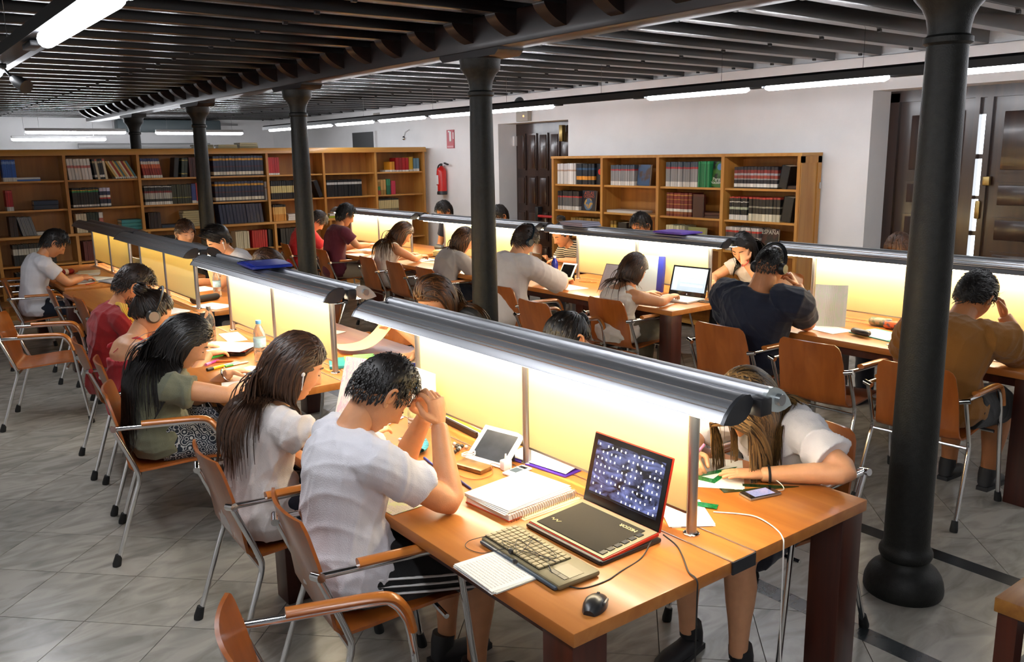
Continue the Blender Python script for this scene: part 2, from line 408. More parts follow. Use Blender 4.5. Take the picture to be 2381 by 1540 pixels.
ctube('upper of the two tube lights above the left end of the long bookcase', 2.37, 3.88, 15.8, 2.40)
ctube('lower tube light above the left end of the long bookcase', 2.30, 3.78, 16.8, 2.31)
ctube('tube light crossing behind the slim iron column above the long bookcase', 4.42, 5.98, 16.0, 2.40)
t = thing('air_conditioner', 'dark grey long air conditioner unit high on the back wall', 'air conditioner', (5.3, 18.2, 2.5)); obj('casing', MB().box((0, 0, .1), (2.0, .3, .24), bev=.03), t, mat('grey_casing', (.10, .13, .14), .5)); obj('side_bracket', MB().box((1.2, 0, .14), (.4, .05, .04)), t, alu)
m = MB(); m.tube([(3.6, 18.25, 2.22), (6.1, 18.25, 2.22)], .05, 10); tag(obj('wall_pipe', m, None, mat('pipe_grey', (.45, .45, .45), .4)), 'grey pipe running along the back wall above the bookcase', 'pipe')

# ================================================================ reading tables and their lights
alu_trim = mat('trim_aluminium', (.7, .7, .7), .3, 1)
def make_table():
    t = thing('reading_table', '', 'table')
    top = []
    for s in (-1, 1):
        obj('tabletop', MB().box((s*.361, 1.0, .72), (.608, 2.0, .04), bev=.004), t, table_wood)
    cs = obj('center_strip', MB().box((0, 1.0, .7195), (.104, 2.0, .04), bev=.003), t, table_wood)
    for s in (-1, 1): obj('trim_line', MB().box((s*.0545, 1.0, .7385), (.004, 2.0, .005)), cs, alu_trim)
    obj('end_cap', MB().box((0, -.001, .718), (.106, .006, .040)), t, capgrey)
    for x in (-.60, .60):
        for y in (.07, 1.93): obj('leg', MB().box((x, y, .35), (.12, .12, .70), bev=.005), t, table_dark)
    for y in (.42, 1.58): obj('crossbar', MB().box((0, y, .675), (1.1, .05, .05)), t, table_dark)
    for s in (-1, 1): obj('side_rail', MB().box((s*.60, 1.0, .672), (.03, 1.75, .055)), t, table_dark)
    for y in (.40, 1.60): obj('post_leg', MB().box((-.25, y, .345), (.055, .055, .69), bev=.015), t, alu)
    return t
glow = emit('desk_lamp_light', (1.0, .86, .62), LAMP_W)
def screen_mat():
    m, nt, b = _nt('frosted_cream_screen'); N = nt.nodes; L = nt.links
    out = N['Material Output']; col = (.93, .82, .46, 1)
    b.inputs['Base Color'].default_value = col; b.inputs['Roughness'].default_value = .3; b.inputs['Specular IOR Level'].default_value = .25
    tr = N.new('ShaderNodeBsdfTranslucent'); tr.inputs[0].default_value = (.95, .83, .44, 1)
    mx = N.new('ShaderNodeMixShader'); mx.inputs[0].default_value = .5
    L.new(b.outputs[0], mx.inputs[1]); L.new(tr.outputs[0], mx.inputs[2]); L.new(mx.outputs[0], out.inputs[0])
    return m
screen = screen_mat()
dark_tube = mat('unlit_tube', (.8, .8, .78), .4)
LL = 2.17
wing = [(-.152, -.034), (-.138, -.012), (-.115, .010), (-.088, .026), (-.062, .033), (-.042, .030), (-.030, .014), (-.030, .002), (-.040, -.020), (-.060, -.036), (-.09, -.044), (-.12, -.042)]
def make_light(left_on=True, right_on=True, open_end=False):
    t = thing('desk_light', '', 'desk lamp')
    for s in (-1, 1):
        sec = [(-s*a, b) for a, b in wing]
        if s > 0: sec = sec
        hood = obj('lamp_hood', MB().prism(sec, .012, LL-.012, 'y'), t, alu_lamp); hood.location = (0, -.03, 1.215)
        gr = MB()
        for a, b in ((-.132, -.0055), (-.123, .0028), (-.100, .0195)): gr.box((-s*a, LL/2, b+.001), (.0025, LL-.03, .0025))
        obj('groove', gr, hood, alu_trim)
        on = left_on if s < 0 else right_on
        lm = MB(); lm.box((s*.092, LL/2, -.0455), (.05, LL-.12, .006)); obj('diffuser', lm, hood, glow if on else dark_tube)
        cx = sum(a for a, b in sec)/len(sec); cz = sum(b for a, b in sec)/len(sec)
        big = [(cx+(a-cx)*1.02, cz+(b-cz)*1.04) for a, b in sec]
        for y0, y1, near in ((0, .012, True), (LL-.012, LL, False)):
            cap = MB(); cap.prism(big, y0, y1, 'y')
            obj('end_cap', cap, hood, reflector if (open_end and near and s > 0) else capgrey)
        if open_end and s > 0:
            k = MB(); k.tube([(s*.085, -.016, -.005), (s*.085, .004, -.005)], .017, 14); obj('lamp_socket', k, hood, alu)
    ch = obj('center_channel', MB().box((0, LL/2, .004), (.062, LL-.02, .012)), t, alu_lamp); ch.location = (0, -.03, 1.215)
    for y in (-.01, LL-.03): o = obj('connector', MB().box((0, y-.01, -.008), (.05, .05, .05), bev=.004), t, blackp); o.location = (0, -.01, 1.215)
    for y in (.20, 1.02, 1.80):
        p = obj('post', MB().tube([(0, y, .70), (0, y, 1.21)], .0165, 16), t, alu)
        m = MB(); m.lathe([(.017, .739), (.026, .739), (.026, .744), (.022, .747), (.017, .747)], 20, c=(0, y)); obj('collar', m, p, chrome)
    for y0, y1 in ((.219, 1.001), (1.039, 1.781)): obj('glass_screen', MB().box((0, (y0+y1)/2, .995), (.008, y1-y0, .37)), t, screen)
    for y0, y1 in ((.219, 1.001), (1.039, 1.781)): obj('screen_rail', MB().box((0, (y0+y1)/2, .806), (.012, y1-y0, .008)), t, alu)
    return t
XA, XB = 1.942, 5.465
TA = ((XA, 1.44), (2.01, 4.05), (2.11, 6.70), (2.17, 8.95)); TB = tuple((XB, y) for y in (1.75, 4.30, 6.62, 8.98))
tab0 = make_table(); first = True
lab_t = {('a', 0): 'nearest wooden reading table with the red-edged laptop on it', ('a', 1): 'wooden reading table behind the nearest one, where the girl in olive sits', ('a', 2): 'third wooden reading table of the left row, under the unlit light', ('a', 3): 'farthest wooden reading table of the left row, with the boy in white',
         ('b', 0): 'wooden reading table in front of the big man in navy', ('b', 1): 'wooden reading table carrying the silver laptop in the right row', ('b', 2): 'wooden reading table with the grey cardigan girl at it', ('b', 3): 'farthest wooden reading table of the right row, with the boy in maroon'}
lab_l = {('a', 0): 'nearest aluminium desk light with its long hood and glowing screen', ('a', 1): 'desk light with the blue folder lying on its hood', ('a', 2): 'desk light with bluish hood and greenish screen behind the red shirt boy', ('a', 3): 'farthest left desk light with amber screen, near the boy in white',
         ('b', 0): 'long pale desk light in front of the big man in navy', ('b', 1): 'desk light with the purple folder lying on its hood', ('b', 2): 'desk light in front of the white shirt boy with headphones, second from the back', ('b', 3): 'farthest desk light of the right row, beside the boy in maroon'}
for r, TT in (('a', TA), ('b', TB)):
    for k, (X, y) in enumerate(TT):
        o = tab0 if first else copy_tree(tab0); first = False
        o.location = (X, y, 0); o['label'] = lab_t[(r, k)]; o['group'] = 'reading tables in two rows'
        left, right = (True, True)
        if r == 'a' and k >= 2: left = False
        l = make_light(left, right, r == 'a' and k < 2)
        l.location = (X, y, 0); l['label'] = lab_l[(r, k)]; l['group'] = 'desk lights over the reading tables'

# ================================================================ chairs
def make_chair():
    t = thing('armchair', '', 'chair')
    prof = []                                   # (y, z, half width)
    for y, z, w in ((.235, .435, .19), (.225, .447, .205), (.18, .455, .215), (.05, .448, .22), (-.08, .435, .22), (-.15, .430, .22), (-.185, .438, .22), (-.207, .46, .218), (-.218, .50, .215), (-.245, .60, .213), (-.275, .70, .21), (-.295, .78, .20), (-.302, .805, .188), (-.306, .822, .165)):
        prof.append((y, z, w))
    P = []
    for i, (y, z, w) in enumerate(prof):
        row = []
        for j in range(11):
            u = -1+2*j/10; back = max(0, min(1, (z-.46)/.2))
            row.append((u*w, y+back*.028*u*u, z+(1-back)*.008*u*u))
        P.append(row)
    sh = MB().sheet(P, .011)
    obj('seat_shell', sh.mesh('seat_shell', [ply], True, 50), t)
    tr = .0115
    for s in (-1, 1):
        x = s*.262
        rear = bez([(s*.268, -.30, .0), (s*.258, -.20, .30), (s*.252, -.165, .41), (s*.25, -.175, .47), (s*.25, -.225, .60), (s*.25, -.255, .675)], 4)
        r_ = obj('rear_leg', MB().tube(rear, tr, 10), t, chrome); obj('foot', MB().tube([(s*.268, -.302, 0), (s*.268, -.30, .012), (s*.265, -.288, .055)], [.019, .020, .0155], 12), r_, rubber)
        fr = bez([(s*.268, .285, .0), (s*.262, .245, .30), (s*.258, .215, .55), (s*.257, .195, .615), (s*.256, .165, .655), (s*.255, .12, .668), (s*.252, -.10, .672), (s*.25, -.255, .675)], 4)
        f_ = obj('front_leg', MB().tube(fr, tr, 10), t, chrome); obj('foot', MB().tube([(s*.268, .287, 0), (s*.268, .285, .012), (s*.266, .277, .055)], [.019, .020, .0155], 12), f_, rubber)
        arm = bez([(s*.252, -.13, .688), (s*.254, .02, .686), (s*.255, .12, .683), (s*.256, .172, .669), (s*.257, .206, .622), (s*.259, .222, .56)], 5)
        obj('armrest', MB().tube(arm, [(.022, .014)]*len(arm), 12, ref=(0, 0, 1)), t, ply_edge)
        jt = MB().tube([(s*.225, -.262, .668), (s*.272, -.25, .678)], .0145, 12); obj('arm_joint', jt, t, chrome)
    for y, z in ((.16, .425), (-.165, .405)): obj('crossbar', MB().tube([(-.256, y, z), (.256, y, z)], .009, 8), t, chrome)
    return t
ch0 = make_chair(); CH_FIRST = [True]
def chair(x, y, face, label):
    """face: heading in degrees, 0 = +x (towards the right wall)"""
    o = ch0 if CH_FIRST[0] else copy_tree(ch0); CH_FIRST[0] = False
    o.location = (x, y, 0); o.rotation_euler = (0, 0, math.radians(face-90)); o['label'] = label; o['group'] = 'wooden armchairs at the reading tables'
    return o
chair(.84, 1.80, -18, 'empty wooden armchair cut off by the bottom edge of the picture')
chair(1.25, 2.45, -8, 'wooden armchair of the man resting his forehead on his hands')
chair(1.22, 3.16, -4, 'wooden armchair of the white shirt girl with long brown hair')
chair(1.15, 4.36, -16, 'wooden armchair with the girl in olive sitting on it')
chair(1.26, 5.06, -8, 'wooden armchair of the girl in the red camisole')
chair(1.28, 5.74, -4, 'wooden armchair of the bearded boy in red')
chair(1.03, 7.12, -18, 'empty wooden armchair pulled out into the left aisle')
chair(1.66, 7.70, 0, 'empty wooden armchair pushed in behind the bearded boy')
chair(1.58, 8.42, -5, 'empty wooden armchair right behind the one pulled into the aisle')
chair(1.34, 9.25, -8, 'wooden armchair of the boy in white by the far left table')
chair(1.28, 10.3, -5, 'wooden armchair at the left edge, beyond the boy in white')
chair(2.75, 1.93, 180, 'wooden armchair of the girl drawing with the green set square')
chair(2.98, 3.0, 180, 'wooden armchair hidden behind the nearest desk light')
chair(3.0, 4.30, 180, 'wooden armchair of the dark haired person holding the curved sheet')
chair(2.66, 5.08, 178, 'empty wooden armchair facing the camera, brightly lit behind the curved sheet')
chair(3.06, 6.98, 180, 'wooden armchair hidden behind the blue folder')
chair(3.04, 7.92, 180, 'wooden armchair of the boy with white earphones')
chair(3.08, 9.22, 180, 'wooden armchair of the boy in black at the far left table')
chair(4.50, 2.15, 4, 'wooden armchair of the man in mustard')
chair(4.60, 2.83, 2, 'empty wooden armchair between the two big men')
chair(4.60, 3.48, 0, 'wooden armchair of the big man in navy')
chair(4.78, 4.72, 0, 'wooden armchair of the girl in the white tank top')
chair(4.30, 5.00, -2, 'empty wooden armchair just right of the second column')
chair(4.58, 5.82, 0, 'wooden armchair of the white shirt boy with headphones')
chair(4.76, 7.30, -4, 'wooden armchair of the girl in the grey cardigan')
chair(4.78, 7.95, -4, 'empty wooden armchair left of the grey cardigan girl')
chair(4.80, 8.60, -4, 'wooden armchair of the girl in the sleeveless white top')
chair(4.78, 9.72, -6, 'wooden armchair of the boy in maroon')
chair(4.75, 10.75, -8, 'wooden armchair of the boy in bright red')
chair(6.48, 7.05, 180, 'wooden armchair of the girl in the striped top')
chair(6.50, 6.02, 180, 'wooden armchair behind the desk light, in front of the bookcase')
chair(6.45, 4.66, 180, 'wooden armchair of the girl holding her black hair')
chair(6.45, 7.72, 176, 'empty wooden armchair facing the camera behind the headphones boy')
chair(6.50, 9.60, 180, 'wooden armchair with the dark haired person behind the far desk light')
chair(6.50, 8.42, 180, 'wooden armchair of the person whose hair shows right of the second column')
chair(6.50, 3.30, 180, 'wooden armchair behind the light in front of the shutters')
# ================================================================ bookcases
def bookcase_back():
    t = thing('bookcase', 'long oak bookcase across the back of the room', 'bookcase', (0, 12.0, 0))
    xs = [.44+.873*k for k in range(9)]
    D = .32
    obj('back_panel', MB().box(((xs[0]+xs[-1])/2, D-.01, 1.0), (xs[-1]-xs[0], .02, 2.0)), t, oak_back)
    obj('cornice', MB().prism([(-.03, 1.995), (-.03, 2.05), (-.015, 2.07), (D, 2.07), (D, 1.995)], xs[0]-.02, xs[-1]+.03, 'x'), t, oak_h)
    for x in xs: obj('upright', MB().box((x, D/2, 1.51), (.035, D, .97)), t, oak)
    for k in range(len(xs)): obj('upright', MB().box((xs[k]+(.045 if k < 8 else 0), D/2-.02, .51), (.035, D+.04, .98)), t, oak)
    for k in range(len(xs)-1):
        for z in (1.692, 1.34): obj('shelf', MB().box(((xs[k]+xs[k+1])/2, D/2+.01, z-.011), (.838, D-.03, .022)), t, oak_h)
        for z in (.665, .335, .06): obj('shelf', MB().box(((xs[k]+xs[k+1])/2+.045, D/2, z-.011), (.838, D-.02, .022)), t, oak_h)
    obj('ledge', MB().box(((xs[0]+xs[-1])/2, D/2-.03, 1.012), (xs[-1]-xs[0]+.04, D+.06, .03)), t, oak_h)
    obj('plinth', MB().box(((xs[0]+xs[-1])/2, D/2, .02), (xs[-1]-xs[0], D-.04, .04)), t, oak)
    return xs
def bookcase_right():
    t = thing('bookcase', 'oak bookcase standing against the white right wall', 'bookcase', (7.2, 4.9, 0))
    ys = [.0+.906*k for k in range(5)]; D = .33
    obj('back_panel', MB().box((D-.01, ys[-1]/2, .95), (.02, ys[-1], 1.86)), t, oak_back)
    obj('top_board', MB().box((D/2, ys[-1]/2, 1.88), (D+.01, ys[-1]+.06, .03)), t, oak_h)
    for y in ys: obj('upright', MB().box((D/2, y, .93), (D, .04, 1.87)), t, oak)
    for k in range(4):
        for z in (1.548, 1.225, .905, .58, .28, .07): obj('shelf', MB().box((D/2+.01, (ys[k]+ys[k+1])/2, z-.011), (D-.03, .866, .022)), t, wood('bookcase_oak_shelf_y', '#b07834', '#c4924a', .42, 1, 2.0, .15))
    obj('side_frame', MB().box((.03, -.022, .93), (.06, .012, 1.86)).box((D-.03, -.022, .93), (.06, .012, 1.86)).box((D/2, -.022, 1.83), (D, .012, .06)), t, oak)
    obj('hinge', MB().box((D-.02, -.032, 1.58), (.03, .012, .06)), t, chrome)
    return ys
BX = bookcase_back(); BY = bookcase_right()
# ================================================================ people
def V(*a): return Vector(a if len(a) > 1 else a[0])
def skin_mat(name, col):
    return mat(name, col, .48, 0, .06, 25, .08, 220, sub=.12)
SKIN = {'light': skin_mat('skin_light', '#d9a078'), 'mid': skin_mat('skin_mid', '#c98d63'), 'tan': skin_mat('skin_tan', '#b97b50')}
def cloth(name, col, var=.06, bump=.25):
    return mat('cloth_'+name, col, .85, 0, var, 9, bump, 260, sheen=.15)
def hair_mat(name, col, col2=None):
    n = 'hair_'+name
    if n in MATS: return MATS[n]
    m, nt, b = _nt(n); N = nt.nodes; L = nt.links
    nz = N.new('ShaderNodeNewGeometry')
    cr = N.new('ShaderNodeValToRGB'); cr.color_ramp.elements[0].position = .1; cr.color_ramp.elements[1].position = 1
    cr.color_ramp.elements[0].color = _c(col); cr.color_ramp.elements[1].color = _c(col2 or col); L.new(nz.outputs['Random Per Island'], cr.inputs[0]); L.new(cr.outputs[0], b.inputs['Base Color'])
    b.inputs['Roughness'].default_value = .42; b.inputs['Specular IOR Level'].default_value = .45
    return m
JOBS = []
def remesh_all(jobs):
    """jobs: (MB, voxel, smooth iterations) -> list of (coords, polys) after a voxel union"""
    tmp = []
    for mb, vx, it in jobs:
        me = bpy.data.meshes.new('tmp'); me.from_pydata(mb.v, [], mb.f)
        bm = bmesh.new(); bm.from_mesh(me); bmesh.ops.recalc_face_normals(bm, faces=bm.faces[:]); bm.to_mesh(me); bm.free()
        o = bpy.data.objects.new('tmp', me); COL.objects.link(o)
        r = o.modifiers.new('r', 'REMESH'); r.mode = 'VOXEL'; r.voxel_size = vx; r.adaptivity = 0
        s = o.modifiers.new('s', 'SMOOTH'); s.factor = .5; s.iterations = it
        tmp.append(o)
    dg = bpy.context.evaluated_depsgraph_get(); out = []
    for o in tmp:
        me = bpy.data.meshes.new_from_object(o.evaluated_get(dg)); out.append(me)
    for o in tmp:
        d = o.data; bpy.data.objects.remove(o); bpy.data.meshes.remove(d)
    return out
def get_co(me):
    a = np.empty(len(me.vertices)*3); me.vertices.foreach_get('co', a); return a.reshape(-1, 3)
def folds(me, amp, seed, freq=1.0):
    rs = np.random.RandomState(seed); co = get_co(me); nr = np.empty(len(me.vertices)*3)
    me.vertices.foreach_get('normal', nr); nr = nr.reshape(-1, 3); d = np.zeros(len(co))
    warp = np.sin(co @ rs.normal(0, 9, (3, 3)) + rs.rand(3)*6)*.9
    for k in range(5):
        w = rs.normal(0, 1, 3); w /= np.linalg.norm(w); w[2] *= .55; fr = (14+11*k)*freq
        d += (1-np.abs(np.sin(co @ w*fr+(warp @ rs.normal(0, .8, 3))+rs.rand()*6)))**2.2/(1+.7*k)*(.5+.5*np.sin(co @ rs.normal(0, 7, 3)+rs.rand()*6))
    co = co+nr*((d-d.mean())*amp)[:, None]; me.vertices.foreach_set('co', co.ravel()); me.update()
def finish(me, name, m, smooth=True):
    me.name = name; me.materials.clear()
    for x in Ls(m): me.materials.append(x)
    me.polygons.foreach_set('use_smooth', [smooth]*len(me.polygons)); me.update(); return me
def join(meshes):
    co = []; fs = []; o = 0
    for me in meshes:
        c = get_co(me); co.append(c); fs += [tuple(i+o for i in p.vertices) for p in me.polygons]; o += len(c)
    me = bpy.data.meshes.new('body'); me.from_pydata(np.vstack(co).tolist(), [], fs); return me
def g(x, s): return np.exp(-(x/s)**2)
def head_grid(nu=60, nv=46, beard=0, female=False):
    t = np.linspace(0, 2*PI, nu, endpoint=False); az = t-.30*np.sin(t)       # az 0 = forward, denser in front
    el = np.linspace(-PI/2*.985, PI/2*.985, nv)
    A, E = np.meshgrid(az, el); ux, uy, uz = np.sin(A)*np.cos(E), np.cos(A)*np.cos(E), np.sin(E)
    x = .0755*ux; z = np.where(uz > 0, .118*uz, .118*uz); y = np.where(uy > 0, .092*np.sign(uy)*np.abs(uy)**.88, .104*uy)
    lo = np.clip(-uz, 0, 1); x *= 1-.30*lo**1.6; y = np.where(uy < 0, y*(1-.45*lo**1.1), y*(1-.10*lo**2))
    y = y+np.where(uz < -.55, .018*(lo-.55)/.45, 0)
    fr = np.clip((uy-.05)/.5, 0, 1); fr = fr*fr*(3-2*fr)
    nose = g(x, .0125+.004*np.clip((-z)/.04, 0, 1))*np.interp(z, [-.055, -.046, -.036, -.02, .012, .03], [0, .010, .027, .019, .006, 0])
    d = nose+.004*g(np.abs(x)-.025, .022)*g(z-.026, .010)-.009*g(np.abs(x)-.031, .016)*g(z-.006, .013)+.0045*g(np.abs(x)-.031, .010)*g(z-.004, .008)
    d += .006*g(x, .02)*(g(z+.066, .006)+.95*g(z+.079, .0065))-.004*g(x, .024)*g(z+.0725, .0028)+.009*g(x, .02)*g(z+.102, .014)+.003*g(np.abs(x)-.048, .015)*g(z+.02, .016)
    d -= .003*g(np.abs(x)-.03, .012)*g(z+.075, .02)
    y = y+d*fr
    if not female: x *= 1+.03*lo
    P = np.stack([x, y, z], -1)
    return P
def add_head(mb, T, beard=0, female=False, sc=1.0):
    P = head_grid(female=female)*sc; nv, nu, _ = P.shape
    vs = P.reshape(-1, 3).tolist(); fs = [(j*nu+i, j*nu+(i+1) % nu, (j+1)*nu+(i+1) % nu, (j+1)*nu+i) for j in range(nv-1) for i in range(nu)]
    fs += [tuple(range(nu-1, -1, -1)), tuple((nv-1)*nu+i for i in range(nu))]
    mb.add(vs, fs, T)
    for s in (-1, 1):
        pts = [(s*.070, .004, .022), (s*.079, -.004, .030), (s*.085, -.018, .027), (s*.087, -.024, .010), (s*.083, -.020, -.010), (s*.077, -.010, -.024), (s*.073, -.002, -.030)]
        mb.tube(bez([Vector(p)*sc for p in pts], 4), .0052*sc, 7, T=T)
        mb.ball((s*.077*sc, -.009*sc, .002*sc), (.0055*sc, .014*sc, .023*sc), 12, 8, T=T)
        mb.ball((s*.075*sc, -.003*sc, -.025*sc), (.006*sc, .007*sc, .009*sc), 8, 6, T=T)
HL = ([0, .45, .8, 1.15, 1.35, 1.62, 1.9, 2.3, PI], [.56, .54, .42, .10, -.02, .16, -.30, -.48, -.52])
def hair_cap(mb, T, th=.014, sc=1.0, low=0.0, front=None, wob=.003, seed=0):
    rs = np.random.RandomState(seed); nu, nt = 44, 14; vs = []; fs = []
    ph = rs.rand(6)*6
    for j in range(nt+1):
        t = j/nt
        for i in range(nu):
            a = 2*PI*i/nu; az = abs(((a+PI) % (2*PI))-PI)
            uzl = np.interp(az, HL[0], HL[1])-low*(az > 1.2)
            if front is not None and az < 1.0: uzl = max(uzl, front)
            ell = math.asin(max(-.95, min(.95, uzl))); e = PI/2*.97*(1-t)+ell*t
            u = np.array([math.sin(a)*math.cos(e), math.cos(a)*math.cos(e), math.sin(e)])
            k = th*(.38+.62*min(1, max(0, u[2]*1.4+.1)))*(1-t**5)+(-.004)*t**5+wob*(math.sin(9*a+ph[0]+6*e)+math.sin(23*a+ph[1])+math.sin(17*e+5*a+ph[2]))*(1-t**4)
            lo = max(0, -u[2]); y = u[1]*(.092 if u[1] > 0 else .104); x = u[0]*.0755*(1-.3*lo**1.6)
            if u[1] < 0: y *= 1-.45*lo**1.1
            p = np.array([x, y, .118*u[2]]); p = p+u*k+np.array([0, -.2*th*(1 if u[2] > .3 else 0), .25*th*max(0, u[2])])
            vs.append(p*sc)
    for j in range(nt):
        for i in range(nu): fs.append((j*nu+i, (j+1)*nu+i, (j+1)*nu+(i+1) % nu, j*nu+(i+1) % nu))
    fs.append(tuple(range(nu)))
    mb.add([tuple(v) for v in vs], fs, T)
def strands(mb, R, C, n, length, pull, seed=0, sc=1.0, wid=.0045, wave=0, grav=.35, stiff=.62, bodies=(), steps=14, pulln=5, zone=None, back=0.35, lift=.010, gather=None, spread=1.0, rootz=-.55, face_clear=True, nrm0=.35, hug=.75, lenf=None, clamp=False, thin=False):
    """ribbons of hair: R head rotation (3x3), C head centre, pull in head space, bodies: (centre, radii) spheres to slide over"""
    rs = np.random.RandomState(seed); R = np.array(R.to_3x3()); C = np.array(C)
    u = rs.normal(0, 1, (n*6, 3)); u /= np.linalg.norm(u, axis=1)[:, None]
    az = np.arccos(np.clip(u[:, 1]/np.maximum(1e-6, np.hypot(u[:, 0], u[:, 1])), -1, 1)); ok = u[:, 2] > np.interp(az, HL[0], HL[1])+.03
    if zone is not None: ok &= zone(u)
    u = u[ok][:n]; n = len(u)
    E = np.array([.0785, .104, .121])*sc
    p = u*E*(1+.01); L = length*(.75+.5*rs.rand(n))*(lenf(u) if lenf is not None else 1); ds = L/steps
    gl = R.T @ np.array([0, 0, -1.0]); pl = np.array(pull, float)
    nrm = u/E; nrm /= np.linalg.norm(nrm, axis=1)[:, None]
    v = nrm*nrm0+np.array([0, -back, 0])+pl+rs.normal(0, .12, (n, 3)); v /= np.linalg.norm(v, axis=1)[:, None]
    pts = [p.copy()]; lay = 1+lift*(.55+rs.rand(n)*.6)/.1*(np.clip(u[:, 2]*1.4+.1, 0, 1)*.62+.38 if thin else 1); phs = rs.rand(n)*6
    bd = [(R.T @ (np.array(c)-C), np.array(r)) for c, r in bodies]
    for k in range(steps):
        gk = grav*min(1, .35+k/5)
        v = v*stiff+gl*gk+pl*(.55*max(0, 1-k/pulln))+rs.normal(0, .03, (n, 3))
        if gather is not None and k < pulln+3:
            dg = np.array(gather)-p; v = v+dg/np.maximum(.05, np.linalg.norm(dg, axis=1))[:, None]*.35
        if wave: v = v+np.stack([np.sin(phs+k*1.1), np.cos(phs*2+k*.9), 0*phs], 1)*wave
        q_ = p/E**2; q_ /= np.linalg.norm(q_, axis=1)[:, None]; vn = (v*q_).sum(1); nearh = (np.linalg.norm(p/E, axis=1) < 1.3) & (vn > 0); v[nearh] -= q_[nearh]*(vn[nearh]*hug)[:, None]
        v /= np.linalg.norm(v, axis=1)[:, None]+1e-9; p = p+v*ds[:, None]
        q = p/E; l = np.linalg.norm(q, axis=1); ins = l < lay
        p[ins] = p[ins]/l[ins, None]*lay[ins, None]
        if face_clear:
            f = (p[:, 1] > .045*sc) & (p[:, 2] < .05*sc) & (np.abs(p[:, 0]) < .07*sc)
            p[f, 0] = np.sign(p[f, 0]+1e-9)*(.071*sc)
        if clamp:
            lim = .012*sc+np.clip(p[:, 2]-.02*sc, 0, .1)*1.6; p[:, 1] = np.minimum(p[:, 1], lim+(lay-1)*.05)
        for c, r in bd:
            dlt = p-c; l = np.linalg.norm(dlt, axis=1); rr = r*(1+.06*(lay-1)/max(1e-6, lift*10)); ins = l < rr
            p[ins] = c+dlt[ins]/l[ins, None]*np.broadcast_to(rr, l.shape)[ins, None]
        pts.append(p.copy())
    pts = np.array(pts); vs = []; fs = []
    P = np.einsum('ij,knj->kni', R, pts)+C
    for i in range(n):
        o = len(vs); w0 = wid*(.7+.6*rs.rand())
        for k in range(steps+1):
            t = P[min(k+1, steps), i]-P[max(k-1, 0), i]; t = t/(np.linalg.norm(t)+1e-9)
            nn = P[k, i]-C; sd = np.cross(t, nn); sd /= np.linalg.norm(sd)+1e-9; up = np.cross(sd, t)
            w = w0*(1-.75*(k/steps)**2.5); c = P[k, i]
            vs += [tuple(c+sd*w), tuple(c-sd*w), tuple(c+up*w*.7)]
        for k in range(steps):
            a = o+3*k
            fs += [(a, a+3, a+4, a+1), (a+1, a+4, a+5, a+2), (a+2, a+5, a+3, a)]
    mb.add(vs, fs)
def hand(mb, wr, d, n, right, curl=.35, thumb=.5, sc=1.0, spread=.12, curls=None):
    d = V(d).normalized(); n = V(n); n = (n-d*n.dot(d)).normalized(); sd = d.cross(n)
    if not right: sd = -sd                      # sd points to the thumb side
    wr = V(wr); s = sc
    mb.tube([wr-d*.03*s, wr, wr+d*.03*s, wr+d*.065*s, wr+d*.088*s], [(.026*s, .019*s), (.026*s, .018*s), (.036*s, .018*s), (.041*s, .016*s), (.038*s, .012*s)], 14, ref=tuple(n))
    for k, (off, ln) in enumerate(((.029, .068), (.0095, .077), (-.010, .072), (-.029, .057))):
        p = wr+d*(.078-.006*abs(k-1))*s+sd*off*s; a = (-.1 if k == 3 else 0); dirv = (d+sd*(off/.03)*spread).normalized(); pts = [p]; c = (curls[k] if curls else curl*(1+.12*k))
        for q, fr in enumerate((.45, .30, .25)):
            a += c*(1.0 if q else .8); pts.append(pts[-1]+(dirv*math.cos(a)+n*math.sin(a))*ln*fr*s)
        r = (.0088 if k < 3 else .0076)*s
        mb.tube(bez(pts, 3), [r*1.05]*4+[r]*3+[r*.92]*2+[r*.7], 8)
    b = wr+d*.022*s+sd*.026*s; t1 = (d*.55+sd*.72+n*.25).normalized(); t2 = (d*(.85+.1*thumb)+sd*(.35-.5*thumb)+n*(.2+.5*thumb)).normalized()
    p1 = b+t1*.034*s; p2 = p1+t2*.030*s; p3 = p2+(t2+n*.2*thumb).normalized()*.024*s
    mb.tube(bez([b-t1*.012*s, p1, p2, p3], 3), [.0135*s, .0135*s, .013*s, .012*s, .011*s, .0105*s, .010*s, .0095*s, .009*s, .007*s], 8)
PEOPLE = {}
